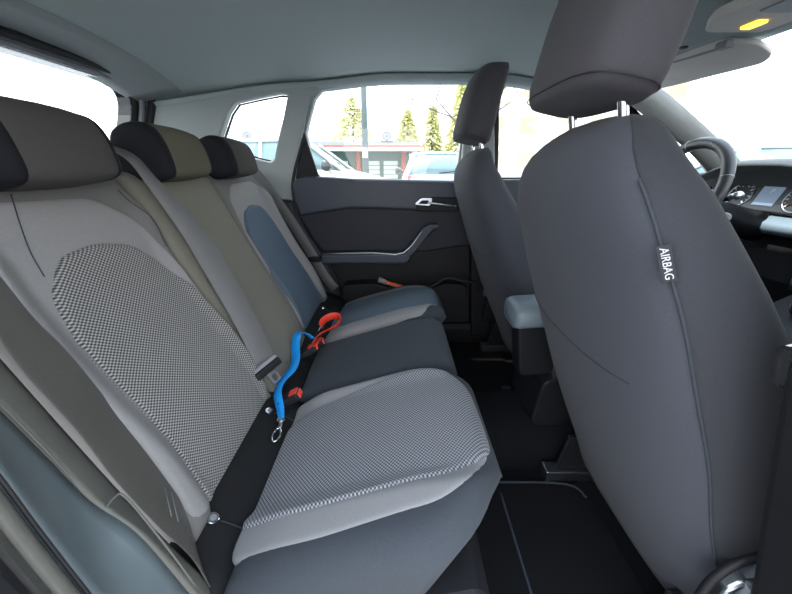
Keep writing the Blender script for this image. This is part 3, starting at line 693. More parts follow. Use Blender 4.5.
# ---- near rear door opening: wheel-arch trim, painted jamb, rubber seal, all strips running down beside the bench
edgeA = [(.560, -.68, 1.30), (.561, -.57, 1.14), (.562, -.487, .979), (.565, -.454, .898), (.568, -.416, .804), (.572, -.37, .695), (.58, -.32, .602), (.588, -.279, .538), (.60, -.26, .47), (.60, -.25, .30)]
edgeB = [(.62, -.62, 1.30), (.62, -.52, 1.12), (.62, -.430, .945), (.62, -.402, .876), (.62, -.376, .81), (.62, -.350, .742), (.62, -.310, .685), (.62, -.275, .575), (.62, -.242, .458), (.62, -.235, .30)]
edgeC = [(.69, -.50, 1.30), (.69, -.40, 1.10), (.69, -.345, .937), (.69, -.329, .866), (.69, -.319, .793), (.69, -.304, .70), (.69, -.285, .599), (.69, -.26, .52), (.69, -.24, .44), (.69, -.235, .30)]
def strip(nm, A, B, m, depth, bow=0.0, par=None, step=None):
    A = smoothpath(A, 5); B = smoothpath(B, 5); L = []
    for a, b in zip(A, B):
        row = [a.lerp(b, t) + Vector((0, bow * math.sin(t * PI), bow * .6 * math.sin(t * PI))) for t in lin(0, 1, 7)]
        back = [b + Vector((0, -depth, -depth * .3)), a + Vector((0, -depth, -depth * .3))]
        L.append(row + back)
    return loft(nm, L, m, par)
o = strip('trim_17', edgeA, edgeB, M['jamb'], .05, .003); st('trim_16', o)
def sh(P, dx, dy=0, dz_=0): return [(p[0] + dx, p[1] + dy, p[2] + dz_) for p in P]
o = strip('trim_18', sh(edgeB, .001, -.004), edgeC, M['jambblue'], .05, -.004); st('trim_17', o)
tube('crease', [(.620, -.43, .945), (.620, -.402, .876), (.620, -.376, .81), (.619, -.358, .745), (.619, -.352, .725), (.617, -.343, .727), (.613, -.333, .737), (.612, -.322, .738), (.612, -.304, .685), (.611, -.279, .585), (.610, -.262, .49)], .0014, M['jamb'], o, n=8)
o = tube('trim_19', sh(edgeC, .004, .001), .0018, M['rubber'], None); st('trim_18', o)
o = strip('trim_20', sh(edgeC, .007, .0), sh(edgeC, .023, .009, -.004), M['jamb'], .05, .004); st('trim_19', o)
o = strip('trim_21', sh(edgeC, .024, .006, -.004), sh(edgeC, .12, .04, -.02), M['gloss'], .05, .012); st('trim_20', o)
# near B pillar (rear edge at the picture's right side) and near front door side
o = prism('trim_22', [(.345, 1.44), (.335, 1.15), (.335, 1.0), (.342, .92), (.38, .78), (.42, .64), (.46, .45), (.47, .30), (.62, .30), (.56, .8), (.50, 1.1), (.46, 1.44)], 'x', .645, .70, M['plastic'], None, bevel=.012); st('trim_21', o)
tb = tube('trim_23', [(.705, .335, 1.0), (.705, .342, .92), (.705, .378, .78), (.705, .418, .64), (.705, .458, .45)], .006, M['jambblue'], None); st('trim_22', tb)
d3 = empty('door_3', (.70, .9, .35), 'closed near front door beyond the nearest seat', 'door', kind='structure')
prism('door_panel', [(.52, .30), (.50, 1.05), (.8, 1.055), (1.30, 1.07), (1.40, .9), (1.45, .30)], 'x', .665, .72, M['softplastic'], d3, bevel=.015)
window_plate('window_frame', [(p[0] + .03, p[1]) for p in fo], [(p[0] + .05, p[1]) for p in fi], 'x', .672, .70, M['plastic'], d3, bevel=.004)
prism('window_glass', [(p[0] + .05, p[1]) for p in inset(fi, 1.04)], 'x', .686, .690, M['glass'], d3, bevel=0)

# near front belt: webbing down the B pillar and its anchor
nb = empty('seat_belt', (.63, .40, .8), 'front passenger belt with black plastic tongue hanging on the near pillar', 'seat belt')
ribbon('webbing', [(.642, .42, 1.32), (.640, .43, 1.1), (.638, .435, .95), (.638, .50, .62), (.636, .52, .36)], (0, 1, .1), .046, .0022, M['webbing'], nb)
o = orient_box('tongue_body', (.634, .378, .932), (0, .25, -.97), (0, .97, .25), 0, .045, .050, .022, M['gloss'], nb, bevel=.009)

# ================================================================== DASH, WHEEL, CONSOLE
dd = empty('dashboard', (0, 1.4, .8), 'dark dashboard with hooded gauges and pale trim, across the front of the cabin', 'dashboard')
def DT(x):   # top height with the binnacle hood
    h = .050 * math.exp(-((x + .36) / .21) ** 4)
    return 1.080 + h
L = []
for x in lin(-.68, .68, 45):
    t = DT(x); yr = 1.30 + .0 * x; hb = (t - 1.080)
    L.append([(x, 1.66, .95), (x, 1.66, 1.0), (x, 1.55, 1.05), (x, 1.42, t + .0), (x, 1.33 - hb * .6, t + .002), (x, 1.285 - hb * .7, t - .012), (x, 1.285 - hb * .7, t - .022), (x, 1.34, t - .035), (x, 1.37, 1.0 - hb * .6 if hb > .02 else .99), (x, 1.36, .93), (x, 1.36, .70), (x, 1.50, .55), (x, 1.66, .5)])
loft('dash_body', L, M['dash'], dd)
# paler lower panel
L = []
for x in lin(-.64, .64, 33):
    L.append([(x, 1.365, .955), (x, 1.33, .945), (x, 1.295, .925), (x, 1.29, .905), (x, 1.31, .885), (x, 1.37, .875)])
loft('trim_panel', L, M['dashlight'], dd, label='pale blue grey trim panel')
prism('knee_panel', [(1.33, .875), (1.31, .74), (1.36, .56), (1.50, .52), (1.5, .8)], 'x', -.64, -.12, M['plastic'], dd)
# instrument panel, tilted towards the driver
ipn = Vector((0, -.92, .39)); ipu = Vector((0, .39, .92))
ip = orient_box('instrument_panel', (-.36, 1.348, 1.006), (1, 0, 0), ipu, 0, .36, .115, .012, M['gauge'], dd, bevel=.006)
def IP(u, v, n=0): return Vector((-.36, 1.348, 1.006)) + Vector((u, 0, 0)) + ipu * v + ipn * (.0065 + n)
def gauge(u, v, r, ang0, par):
    g = tube('gauge_ring', [IP(u, v, .001) + (Vector((1, 0, 0)) * math.cos(a) + ipu * math.sin(a)) * r for a in lin(0, 2 * PI, 41)[:-1]], .0022, M['satin'], par, closed=True, n=6)
    bm = []; fs = []
    for k in range(15):
        a = math.radians(225 - k * 270 / 14); d = Vector((1, 0, 0)) * math.cos(a) + ipu * math.sin(a); t = Vector((1, 0, 0)) * -math.sin(a) + ipu * math.cos(a)
        w = .0014 if k % 2 else .0024; r0 = r * (.80 if k % 2 else .70)
        c = IP(u, v, .0012); i = len(bm)
        for zz in (0, .0006):
            bm += [c + d * r0 - t * w + ipn * zz, c + d * r0 + t * w + ipn * zz, c + d * r * .93 + t * w + ipn * zz, c + d * r * .93 - t * w + ipn * zz]
        fs += [(i, i + 1, i + 2, i + 3), (i + 4, i + 5, i + 6, i + 7), (i, i + 1, i + 5, i + 4), (i + 1, i + 2, i + 6, i + 5), (i + 2, i + 3, i + 7, i + 6), (i + 3, i, i + 4, i + 7)]
    link('gauge_marks', pydata(bm, fs), M['white'], g, smooth=False)
    d = Vector((1, 0, 0)) * math.cos(ang0) + ipu * math.sin(ang0)
    tube('needle', [IP(u, v, .003), IP(u, v, .003) + d * r * .78], .0015, M['redpl'], g, n=6)
    cyl('needle_hub', IP(u, v, .001), ipn, .007, .004, M['plastic'], g, n=20)
gauge(-.105, -.002, .047, math.radians(222), ip); gauge(.105, -.002, .047, math.radians(228), ip)
scn = orient_box('display', IP(0, .004, .001), (1, 0, 0), ipu, 0, .075, .080, .003, M['lcd'], ip, bevel=.001)
text('display_text', 'P', .026, IP(.004, .016, .0026), (1, 0, 0), ipu, M['white'], scn, off=.0002, ext=.0001)
box('panel_bar', (-.40, 1.325, .934), (-.32, 1.335, .952), M['plastic'], dd, bevel=.002)
# side vent and centre screen
prism('air_vent', rounded([(-.66, .98), (-.66, 1.035), (-.57, 1.035), (-.575, .98)], .015, 4), 'y', 1.30, 1.32, M['plastic'], dd, bevel=.004)
cs = prism('centre_screen', rounded([(-.12, .845), (-.12, .97), (.12, .97), (.12, .845)], .015, 4), 'y', 1.262, 1.29, M['gloss'], dd, bevel=.004)
window_plate('screen_frame', rounded([(-.130, .835), (-.130, .98), (.130, .98), (.130, .835)], .018, 4), rounded([(-.118, .847), (-.118, .968), (.118, .968), (.118, .847)], .013, 4), 'y', 1.256, 1.28, M['dashlight'], cs, bevel=.004)
ck = box('climate_panel', (-.12, 1.255, .735), (.12, 1.30, .815), M['gauge'], dd, bevel=.008)
for x in (-.085, 0, .085):
    k_ = cyl('climate_knob', (x, 1.256, .775), (0, -1, .1), .021, .016, M['satin'], ck, n=28)
    cyl('knob_face', (x, 1.2405, .7766), (0, -1, .1), .015, .002, M['gloss'], k_, n=24, bevel=.0005)
    tube('red_mark', [Vector((x, 1.2405, .777)) + Vector((math.cos(a) * .017, -.0005, math.sin(a) * .017)) for a in lin(1.0, 2.1, 6)], .0012, M['redpl'], k_, n=6, smoothn=1)

# steering wheel
sw = empty('steering_wheel', (-.36, 1.0, 1.02), 'black leather three-spoke steering wheel with pale inner ring in front of the driver seat', 'steering wheel')
T = math.radians(18); wu = Vector((0, math.sin(T), math.cos(T))); wx = Vector((1, 0, 0)); wn = Vector((0, -math.cos(T), math.sin(T))); wc = Vector((-.36, 1.0, 1.02))
def WP(u, v, n=0): return wc + wx * u + wu * v + wn * n
def rimloops(R, r, n=72, k=14):
    out = []
    for i in range(n):
        a = 2 * PI * i / n; d = wx * math.cos(a) + wu * math.sin(a)
        out.append([wc + d * (R + r * 1.15 * math.cos(q)) + wn * (r * math.sin(q)) for q in (2 * PI * j / k for j in range(k))])
    out.append(out[0]); return out
rim = loft('rim', rimloops(.172, .0165), M['leather'], sw, cap=False)
tube('inner_ring', [WP(math.cos(a) * .1575, math.sin(a) * .1575, .004) for a in lin(0, 2 * PI, 73)[:-1]], .0035, M['satin'], sw, closed=True, n=8)
for a in (.35, PI - .35, 1.9, 1.25):
    c = wc + (wx * math.cos(a) + wu * math.sin(a)) * .172; d = wx * math.cos(a) + wu * math.sin(a)
    tube('rim_stitch', [c + d * .0192 * math.cos(q) + wn * .0168 * math.sin(q) for q in lin(0, 2 * PI, 17)[:-1]], .0008, M['satin'], rim, closed=True, n=5)
hub = loft('hub', [[WP(.070 * q * (abs(math.cos(a)) ** .7) * (1 if math.cos(a) > 0 else -1), -.008 + .060 * q * math.sin(a), n) for a in lin(0, 2 * PI, 33)[:-1]] for q, n in ((1.05, -.04), (1.05, 0), (.95, .014), (.7, .020), (.3, .022))], M['plastic'], sw)
cyl('hub_emblem', WP(0, -.005, .021), wn, .016, .003, M['chrome'], hub, n=28)
for sgx in (-1, 1):
    sp = prism('spoke', [(0, 0), (0, 0)], 'z', 0, 0, M['satin'], None) if 0 else None
    L = [[WP(sgx * u, v0 + dv, n) for dv, n in ((-.016, -.008), (.016, -.008), (.016, .006), (-.016, .006))] for u, v0 in ((.05, -.005), (.10, .0), (.163, .004))]
    s_ = loft('spoke', L, M['dashlight'], sw, smooth=False)
    box_c = WP(sgx * .085, .0, .009)
    orient_box('button_pad', box_c, wx, wu, 0, .036, .030, .006, M['gloss'], s_, bevel=.003)
L = [[WP(u + du, v, n) for du, n in ((-.014, -.006), (.014, -.006), (.014, .005), (-.014, .005))] for u, v in ((0, -.05), (0, -.11), (0, -.163))]
loft('spoke', L, M['satin'], sw, smooth=False)
# column with stalks
sc_ = empty('steering_column', (-.36, 1.12, .96), 'black steering column shroud with control stalks behind the steering wheel', 'steering column')
loft('shroud', [[Vector((-.36, y, z)) + Vector((math.cos(a) * w, 0, math.sin(a) * h)) for a in lin(0, 2 * PI, 25)[:-1]] for y, z, w, h in ((1.05, .985, .045, .036), (1.12, .965, .05, .042), (1.25, .925, .055, .05), (1.34, .90, .06, .055))], M['plastic'], sc_)
for sgx in (1, -1):
    s_ = tube('stalk', [(-.36 + sgx * .05, 1.09, .995), (-.36 + sgx * .09, 1.085, 1.002), (-.36 + sgx * .13, 1.075, 1.012), (-.36 + sgx * .165, 1.065, 1.022)], lambda t: .006 + .0045 * sm((t - .35) / .4), M['plastic'], sc_, n=14)
    tube('stalk_tip', [(-.36 + sgx * .145, 1.071, 1.0165), (-.36 + sgx * .178, 1.062, 1.0255)], .0118, M['satin'], s_, n=14, smoothn=1)
cyl('ignition_lock', (-.29, 1.14, .945), (1, -.6, 0), .015, .022, M['satin'], sc_)

# centre console with armrest
cc = empty('centre_console', (0, .8, .35), 'black centre console between the front seats with padded armrest', 'console')
prism('console_body', rounded([(.40, .38), (.42, .54), (.60, .56), (.95, .56), (1.26, .74), (1.36, .74), (1.36, .36)], .03, 4), 'x', -.095, .095, M['plastic'], cc, bevel=.014)
ap = loft('armrest_pad', [superloop2 for superloop2 in [[(0 + .062 * w * math.copysign(abs(math.cos(a)) ** .6, math.cos(a)) + .035, y, z + .036 * h * math.copysign(abs(math.sin(a)) ** .7, math.sin(a))) for a in lin(0, 2 * PI, 33)[:-1]] for y, z, w, h in ((.318, .722, .80, .70), (.322, .724, .92, .90), (.335, .726, 1, 1), (.45, .735, 1, 1), (.62, .745, 1, 1), (.68, .747, .96, .9), (.70, .747, .8, .6))]], M['armrest'], cc)
prism('armrest_pivot', rounded([(.36, .53), (.335, .70), (.37, .73), (.45, .72), (.46, .54)], .02, 4), 'x', -.0, .065, M['plastic'], cc, bevel=.008)
gl = tube('gear_lever', [(0, 1.20, .66), (0, 1.195, .68), (0, 1.18, .70)], .012, M['plastic'], cc)
loft('gear_knob', [[(math.cos(a) * r, 1.18 + math.sin(a) * r, z) for a in lin(0, 2 * PI, 25)[:-1]] for r, z in ((.012, .69), (.022, .705), (.025, .725), (.022, .745), (.010, .755))], M['gloss'], gl)
hbk = tube('handbrake', [(-.03, .95, .575), (-.03, .80, .615), (-.03, .72, .635)], .014, M['plastic'], cc)
# ================================================================== OVERHEAD
vs_ = empty('sun_visor', (-.33, .92, 1.41), 'grey padded sun visor folded down at the top of the windscreen', 'sun visor')
vp = rounded([(-.55, 0), (-.55, .13), (-.175, .13), (-.135, .105), (-.125, .045), (-.175, 0)], .02, 5)
L = []
def VP(x, t, n): return (x, lerp(.875, 1.005, t) - .10 * (x / .66) ** 2, lerp(1.418, 1.375, t) + n)
for n_, scx in ((-.007, .985), (-.004, 1), (.004, 1), (.007, .985)):
    c0 = (-.31, .065)
    L.append([VP(c0[0] + (p[0] - c0[0]) * scx, (c0[1] + (p[1] - c0[1]) * scx) / .13, n_) for p in vp])
vb = loft('visor_board', L, M['visor'], vs_)
tube('visor_rod', [VP(-.50, .02, -.002), VP(-.3, .04, -.009), VP(-.17, .10, -.009)], .0035, M['greypl'], vs_)
box('visor_clip', (-.195, .865, 1.400), (-.160, .89, 1.418), M['greypl'], vs_, bevel=.004)
orient_box('vanity_label', VP(-.44, .72, -.0075), (1, 0, 0), (0, .13, -.043), 0, .06, .035, .001, M['white'], vb, bevel=0, label='small pale label')
oc = empty('overhead_lamp', (0, .80, 1.41), 'pale overhead console with lit amber lamp on the headliner by the windscreen', 'lamp')
prism('lamp_housing', rounded([(-.07, .73), (-.07, .87), (.13, .87), (.13, .70), (.0, .69)], .02, 4), 'z', 1.402, 1.425, M['visor'], oc, bevel=.005)
prism('lamp_lens', rounded([(-.035, .783), (-.035, .808), (.008, .808), (.008, .783)], .005, 3), 'z', 1.397, 1.403, M['lamp'], oc, bevel=.001)
prism('lamp_panel', rounded([(.05, .74), (.05, .84), (.11, .84), (.11, .74)], .008, 3), 'z', 1.399, 1.403, M['greypl'], oc, bevel=.001)
# microphone dot on headliner
mg = cyl('microphone_cover', (-.22, .80, 1.4175), (0, 0, -1), .010, .004, M['plastic'], None); props(mg, 'small round black grille on the headliner beside the sun visor', 'microphone')

# ================================================================== LOOSE THINGS
tl = empty('safety_hammer', (-.64, .0, .55), 'small orange and grey hand tool lying in the far door pocket', 'tool')
hm = tube('handle', [(-.600, -.050, .604), (-.600, .02, .584), (-.600, .085, .566)], lambda t: .0085 - .003 * t, M['orange'], tl, n=12)
tube('head', [(-.600, -.082, .616), (-.600, -.066, .611), (-.600, -.048, .602)], lambda t: .015 - .003 * t, M['greypl'], tl, n=14)
tube('handle_edge', [(-.594, -.045, .596), (-.594, .085, .559)], .003, M['greypl'], hm, n=8, smoothn=1)
fmp = rounded([(-.60, -.10), (-.60, .50), (-.22, .50), (-.19, .42), (-.19, .02), (-.24, -.10)], .03, 4)
fm = prism('floor_mat', fmp, 'z', .2685, .276, M['mat_'], None, bevel=.002); props(fm, 'black rubber floor mat in the far rear footwell', 'floor mat')
nmp = rounded([(.20, -.05), (.20, .46), (.24, .52), (.62, .52), (.62, -.05)], .03, 4)
nm = prism('floor_mat', nmp, 'z', .2685, .276, M['mat_'], None, bevel=.002); props(nm, 'black floor mat in the near rear footwell, below the nearest cushion', 'floor mat')
tube('raised_edge', [(.21, -.02, .278), (.205, .44, .278), (.25, .51, .278)], .003, M['seatdark'], nm)

tube('sewn_edge', [(.235, .284, .2775), (.42, .281, .2775), (.60, .279, .2775)], .0028, M['doorupper'], nm)
# ================================================================== OUTSIDE
g = box('floor', (-80, -60, -.3), (40, 70, 0), M['asphalt'], None, bevel=0); g.name = 'car_park_ground'; g['kind'] = 'structure'
def carpaint(n, c): return mat(n, c, .3, .1, coat=.5)
def parked_car(name, loc, rz, paint, label, h=1.5, L=4.1, W=1.76, rails=False):
    t = empty(name, (0, 0, 0), label, 'car', 'parked cars')
    def body(y): return interp([(-.5, .88), (-.46, 1.0), (-.2, 1.0), (.25, .98), (.42, .92), (.5, .75)], y)
    # length runs along y, front at +y ; lower body loft
    secs = [(-.50, .72, .80, .40), (-.485, .86, .92, .28), (-.42, .95, .98, .22), (-.2, 1, 1.0, .20), (.1, 1, 1.0, .20), (.24, 1, .98, .20), (.40, .96, .84, .22), (.47, .88, .74, .26), (.495, .74, .66, .34)]
    loops = []
    for y, w, zt, zb in secs:
        w = w * W / 2; zt = zt * (h / 1.5)
        loops.append([(-w, y * L, zb + .08), (-w * 1.0, y * L, zt * .80), (-w * .93, y * L, zt * .97), (-w * .75, y * L, zt), (w * .75, y * L, zt), (w * .93, y * L, zt * .97), (w, y * L, zt * .80), (w, y * L, zb + .08), (w * .9, y * L, zb), (-w * .9, y * L, zb)])
    loft('car_body', smoothsections(loops), paint, t)
    prof = [(-.455, .97), (-.405, 1.34), (-.36, 1.445), (-.25, 1.49), (0, 1.5), (.08, 1.46), (.25, .97)]
    cab = []
    for y, z in prof:
        f = (z - .97) / .53; z *= h / 1.5
        cab.append([(-W / 2 * lerp(.90, .66, f), y * L, z), (W / 2 * lerp(.90, .66, f), y * L, z)])
    # roof as lofted shell
    rf = []
    for x in lin(-1, 1, 9):
        rf.append([(x * W / 2 * lerp(.90, .70, min(1, (z - .97) / .42 if z < 1.4 else 1)), y * L, z * h / 1.5 - .05 * abs(x) ** 3 * (1 if z > 1.3 else 0)) for y, z in prof[2:5]] )
    loft('car_roof', [[(p[0], p[1], p[2]) for p in r] + [(p[0], p[1], p[2] - .03) for p in reversed(r)] for r in rf], paint, t)
    # glass house
    gh = []
    for x in lin(-1, 1, 7):
        gh.append([(x * W / 2 * lerp(.885, .68, min(1, (z - .97) / .42 if z < 1.4 else 1)), y * L * .995, z * h / 1.5 - .035 - .03 * abs(x) ** 3 * (1 if z > 1.3 else 0)) for y, z in prof])
    loft('car_glass', gh, mat('parked_car_glass_' + name, (.18, .26, .28), .08, coat=.6), t, label='dark glass')
    for s_ in (-1, 1):
        for (a, b) in (((-.455, .97), (-.36, 1.445)), ((.25, .97), (.08, 1.46)), ((-.12, .97), (-.11, 1.47))):
            def q(p):
                f = min(1, (p[1] - .97) / .42); return (s_ * W / 2 * lerp(.895, .69, f), p[0] * L, p[1] * h / 1.5 - .02)
            tube('roof_pillar', [q(a), q(((a[0] + b[0]) / 2, (a[1] + b[1]) / 2)), q(b)], .035, paint, t, n=8)
        m_ = tube('side_mirror', [(s_ * W * .47, .19 * L, .98 * h / 1.5), (s_ * W * .53, .19 * L, 1.03 * h / 1.5), (s_ * W * .60, .185 * L, 1.04 * h / 1.5)], lambda t: .03 + .06 * sm(t * 1.5), M['gloss'], t)
        for yy in (-.31, .31):
            w_ = cyl('wheel', (s_ * W * .40, yy * L, .32), (s_, 0, 0), .32, W * .095, M['rubber'], t, n=32, bevel=.02)
            cyl('wheel_rim', (s_ * (W * .40 + W * .097), yy * L, .32), (s_, 0, 0), .20, .012, M['satin'], w_, n=24)
        orient_box('tail_light', (s_ * W * .40, -.476 * L, .86 * h / 1.5), (1, 0, 0), (0, .1, 1), 0, .18, .16, .06, M['redpl'], t, bevel=.02)
        orient_box('headlight', (s_ * W * .38, .462 * L, .70 * h / 1.5), (1, 0, 0), (0, -.4, 1), 0, .26, .12, .06, M['chrome'], t, bevel=.02)
        if rails: tube('roof_rail', [(s_ * W * .33, -.36 * L, 1.44 * h / 1.5), (s_ * W * .33, -.33 * L, 1.51 * h / 1.5), (s_ * W * .33, -.1 * L, 1.535 * h / 1.5), (s_ * W * .33, .03 * L, 1.50 * h / 1.5)], .015, M['satin'], t)
    tube('rear_wiper', [(-.05, -.468 * L, 1.0 * h / 1.5), (.30, -.462 * L, 1.03 * h / 1.5)], .012, M['plastic'], t, smoothn=1)
    t.location = loc; t.rotation_euler = (0, 0, rz)
    return t
parked_car('parked_car', (-6.6, -2.05, 0), 0, carpaint('pearl_paint', (.50, .49, .43)), 'pale parked estate car side-on outside the far rear window, left of the pole', h=1.66, L=4.3)
parked_car('parked_car', (-9.2, 1.05, 0), PI / 2, carpaint('silver_blue_paint', (.50, .62, .68)), 'silver parked car with roof rails, seen from behind outside the far rear window', h=1.52, L=4.0, rails=True)
parked_car('parked_car', (-5.6, 6.6, 0), 2.2, carpaint('grey_paint', (.30, .36, .40)), 'grey parked car seen low through the windscreen, above the dashboard', h=1.5)
parked_car('parked_car', (-9.5, 8.6, 0), 1.3, carpaint('white_paint', (.8, .8, .8)), 'white parked car outside the far front window', h=1.35)

# low pavilion with flat roof
pv = empty('pavilion', (-21, -5, 0), 'long low green pavilion with flat overhanging roof and red posts', 'building')
gw = mat('green_wall', (.10, .17, .15), .7, var=.08, vscale=2); rp_ = mat('red_post', (.42, .10, .06), .6); wf = mat('white_fascia', (.85, .83, .8), .6); rg = mat('grey_roofing', (.09, .10, .105), .8, var=.08, vscale=3)
box('wall', (-27, -13, 0), (-21, .8, 2.1), gw, pv, bevel=0)
prism('roof', [(-28, 2.22), (-19.0, 2.22), (-21.5, 2.65), (-26, 2.65)], 'y', -14, 1.4, rg, pv, bevel=.01)
prism('fascia', [(-19.2, 2.02), (-18.98, 2.02), (-18.98, 2.22), (-19.2, 2.22)], 'y', -14.1, 1.5, wf, pv, bevel=.005)
prism('fascia_strip', [(-19.0, 2.22), (-18.93, 2.22), (-18.93, 2.30), (-19.0, 2.30)], 'y', -14.1, 1.5, rp_, pv, bevel=.005, label='red strip')
prism('fascia_end', [(-28, 2.02), (-19, 2.02), (-19, 2.25), (-28, 2.25)], 'y', 1.35, 1.5, rp_, pv, bevel=.005)
for y in (-12.2, -9.6, -7.0, -4.8, -2.25, .45):
    box('post', (-20.9, y - .12, 0), (-20.7, y + .12, 2.1), rp_, pv, bevel=.01)
ws_ = mat('pale_shutter', (.62, .70, .62), .5)
for y0, y1 in ((-11.6, -10.0), (-9.0, -7.5), (-4.2, -2.9), (-1.75, -1.0), (-.75, .1)):
    w_ = box('window', (-20.98, y0, .55), (-20.93, y1, 1.55), ws_, pv, bevel=.005)
    for z in (.8, 1.05, 1.3): box('glazing_bar', (-20.93, y0, z - .02), (-20.91, y1, z + .02), gw, w_, bevel=0)
def ac(y, nm_label):
    t = empty('air_conditioner', (-21.5, y, 2.65), nm_label, 'air conditioner', 'units on the pavilion roof')
    b = box('casing', (-21.9, y - .40, 2.65), (-21.3, y + .40, 3.25), mat('ac_casing', (.55, .55, .52), .5), t, bevel=.02)
    tube('fan_guard', [(-21.28, y + math.cos(a) * .22, 2.95 + math.sin(a) * .22) for a in lin(0, 2 * PI, 25)[:-1]], .03, M['greypl'], b, closed=True, n=6)
    for a in (0, PI / 4, PI / 2, 3 * PI / 4): tube('guard_bar', [(-21.28, y - math.cos(a) * .22, 2.95 - math.sin(a) * .22), (-21.28, y + math.cos(a) * .22, 2.95 + math.sin(a) * .22)], .015, M['greypl'], b, n=6, smoothn=1)
ac(-.55, 'box air conditioner on the pavilion roof, right of the pole'); ac(-8.9, 'box air conditioner on the pavilion roof, seen through the small rear side window')
# lamp post
lp = empty('lamp_post', (-11.4, -1.03, 0), 'tall grey metal pole with a small box, outside the far rear window', 'pole')
gp = mat('pole_paint', (.10, .13, .135), .5)
tube('pole', [(-11.4, -1.03, 0), (-11.4, -1.03, 6.5)], lambda t: .11 - .03 * t, gp, lp, n=16, smoothn=1)
box('junction_box', (-11.28, -1.11, 1.45), (-11.18, -.95, 1.75), wf, lp, bevel=.01)
tube('arm', [(-11.4, -1.03, 6.4), (-11.2, -1.03, 6.9), (-10.2, -1.03, 7.0)], .05, gp, lp)
# conifers: trunk + whorls of drooping needle fans
tm = mat('sunlit_needles', (.62, .60, .32), .8, var=.3, vscale=2); tm2 = mat('sunlit_leaves', (.72, .70, .45), .8, var=.3, vscale=2); bk = mat('bark', (.10, .085, .07), .9, var=.2, vscale=10)
def conifer(x, y, H, R, m, label, grp='trees behind the pavilion'):
    t = empty('tree', (x, y, 0), label, 'tree', grp)
    tube('trunk', [(x, y, 0), (x, y, H * .9)], lambda q: .16 * (1 - q * .9), bk, t, n=8, smoothn=1)
    vs = []; fs = []
    for k in range(int(900)):
        f = random.random() ** .8; z = H * (.12 + .88 * f); rr = R * (1 - f) ** .8 * (.35 + .65 * random.random()) + .05
        a = random.uniform(0, 2 * PI); c = Vector((x + math.cos(a) * rr, y + math.sin(a) * rr, z - rr * .15))
        s = .22 + .22 * random.random(); d = Vector((math.cos(a), math.sin(a), -.35 + random.uniform(-.3, .3))).normalized(); w = d.cross(Vector((0, 0, 1))).normalized(); u = w.cross(d)
        i = len(vs); vs += [c - d * s, c + w * s * .45 + u * .04, c + d * s, c - w * s * .45 + u * .04, c - u * .10]
        fs += [(i, i + 1, i + 2, i + 3), (i, i + 4, i + 1), (i + 1, i + 4, i + 2), (i + 2, i + 4, i + 3), (i + 3, i + 4, i)]
    me = bpy.data.meshes.new('mesh'); me.from_pydata([tuple(v) for v in vs], [], fs); link('foliage', me, m, t, smooth=False)
conifer(-33, -3.9, 7.0, 3.3, tm2, 'pale bushy tree behind the pavilion roof, left of the pole')
conifer(-38, 1.2, 6.8, 2.2, tm, 'low yellowish tree just beyond the pavilion roof end')
conifer(-34, 3.4, 6.4, 1.5, tm, 'narrow yellow-green conifer in the middle of the three on the right')
conifer(-28, 5.0, 7.4, 1.5, tm, 'tallest yellow-green conifer, nearest the driver headrest')
# bare trees
def bare(x, y, H, label, seeds, m):
    rnd = random.Random(seeds); t = empty('bare_tree', (x, y, 0), label, 'tree')
    vs = []; fs = []
    def seg(a, b, ra, rb):
        d = (b - a).normalized(); u = d.orthogonal().normalized(); v = d.cross(u); i = len(vs); n = 6
        for p, r in ((a, ra), (b, rb)):
            for j in range(n): vs.append(p + (u * math.cos(2 * PI * j / n) + v * math.sin(2 * PI * j / n)) * r)
        for j in range(n): fs.append((i + j, i + (j + 1) % n, i + n + (j + 1) % n, i + n + j))
    def grow(p, d, L, r, lev):
        q = p
        for k in range(3):
            nd = (d + Vector((rnd.uniform(-.2, .2), rnd.uniform(-.2, .2), rnd.uniform(-.1, .15)))).normalized(); e = q + nd * L / 3; seg(q, e, r * (1 - k * .2), r * (.8 - k * .2)); q = e; d = nd
            if lev < 4:
                a = rnd.uniform(0, 2 * PI); side = (d * .6 + Vector((math.cos(a), math.sin(a), rnd.uniform(-.2, .4))) * .8).normalized(); grow(q, side, L * .62, r * .5, lev + 1)
    grow(Vector((x, y, 0)), Vector((0, 0, 1)), H * .8, .09, 0)
    me = bpy.data.meshes.new('mesh'); me.from_pydata([tuple(v) for v in vs], [], fs); link('branches', me, m, t)
bare(-8.5, 2.45, 5.5, 'leafless tree outside the far front window, branches crossing beside the driver headrest', 3, bk)
# apartment houses
fa = mat('cream_facade', (.84, .80, .68), .8, var=.04, vscale=1); fb2 = mat('white_facade', (.86, .86, .85), .8, var=.03, vscale=1); wn_ = mat('tan_window', (.42, .36, .24), .4)
def house(x, y0, y1, H, D, m, label, rows, cols, wh=1.3, z0=1.2):
    t = empty('apartment_building', (x, (y0 + y1) / 2, 0), label, 'building')
    box('facade', (x - D, y0, 0), (x, y1, H), m, t, bevel=0)
    box('parapet', (x - D - .2, y0 - .2, H), (x + .25, y1 + .2, H + .4), wf, t, bevel=.02)
    for r in range(rows):
        for c in range(cols):
            w = (y1 - y0) / cols; yc = y0 + w * (c + .5); z = z0 + r * 2.9
            w_ = box('window', (x - .02, yc - w * .26, z), (x + .03, yc + w * .26, z + wh), wn_, t, bevel=0)
            box('sill', (x - .02, yc - w * .30, z - .12), (x + .15, yc + w * .30, z), wf, w_, bevel=0)
            if c % 2 == 0: box('balcony', (x, yc - w * .4, z - .35), (x + .9, yc + w * .4, z + .25), m, t, bevel=.02)
house(-42, -28, 2.5, 5.2, 8, fb2, 'white low apartment block far behind the pavilion', 1, 9)
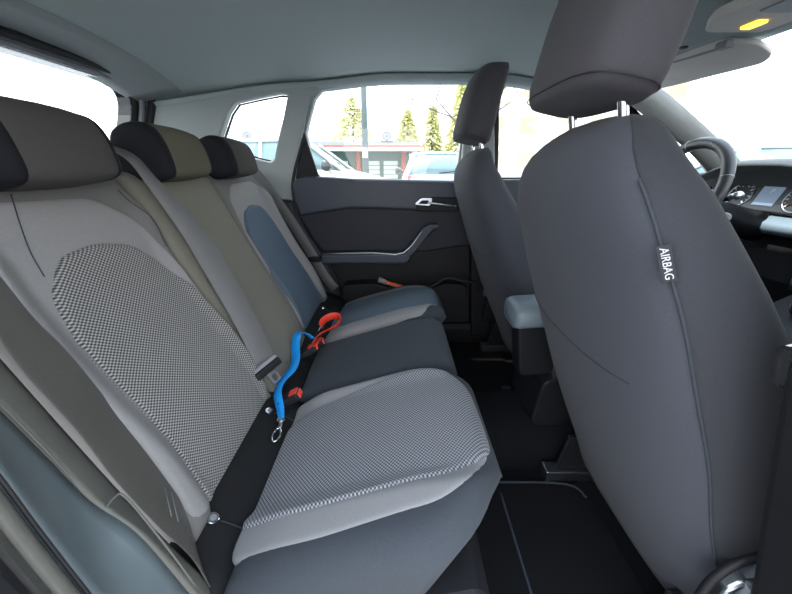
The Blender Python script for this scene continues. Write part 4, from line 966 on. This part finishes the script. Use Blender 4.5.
house(-34, 7.5, 27, 13, 9, fa, 'cream apartment building seen through the far front window', 4, 6, wh=1.5)
t_ = empty('apartment_building', (-14, 38, 0), 'white apartment building filling the view through the windscreen', 'building')
box('facade', (-30, 34, 0), (25, 42, 12), fb2, t_, bevel=0)
for r in range(4):
    for c in range(12):
        xx = -28 + c * 4.4; w_ = box('window', (xx, 33.96, 1.7 + r * 2.9), (xx + 2.3, 34.02, 2.6 + r * 2.9), wn_, t_, bevel=0)

# ================================================================== LIGHT, CAMERA, VIEW
W = bpy.data.worlds.new('world'); S.world = W; W.use_nodes = True
nt = W.node_tree; bg = nt.nodes['Background']
tc = nt.nodes.new('ShaderNodeTexCoord'); sp = nt.nodes.new('ShaderNodeSeparateXYZ'); rp2 = nt.nodes.new('ShaderNodeValToRGB')
nt.links.new(tc.outputs['Generated'], sp.inputs[0]); nt.links.new(sp.outputs['Z'], rp2.inputs['Fac'])
rp2.color_ramp.elements[0].position = .0; rp2.color_ramp.elements[0].color = (1, .98, .95, 1)
rp2.color_ramp.elements[1].position = .75; rp2.color_ramp.elements[1].color = (.70, .83, 1, 1)
nt.links.new(rp2.outputs['Color'], bg.inputs['Color']); bg.inputs['Strength'].default_value = 3.6
sl_ = bpy.data.lights.new('sun', 'SUN'); sl_.energy = 6; sl_.angle = .02; sl_.color = (1, .93, .82)
so = bpy.data.objects.new('sun', sl_); COL.objects.link(so)
so.rotation_euler = Vector((.22, .62, -.95)).to_track_quat('-Z', 'Y').to_euler()
cd = bpy.data.cameras.new('camera'); co = bpy.data.objects.new('camera', cd); COL.objects.link(co)
co.location = (.90, 0, 1.10)
pitch = math.atan(128 / 336)
d = Vector((-math.cos(pitch), 0, -math.sin(pitch)))
co.rotation_euler = d.to_track_quat('-Z', 'Y').to_euler()
cd.sensor_width = 36; cd.lens = 336 * 36 / 792; cd.clip_start = .01; cd.clip_end = 300
S.camera = co
S.view_settings.view_transform = 'Standard'; S.view_settings.look = 'None'; S.view_settings.gamma = 1; S.view_settings.use_curve_mapping = False
S.view_settings.exposure = .5
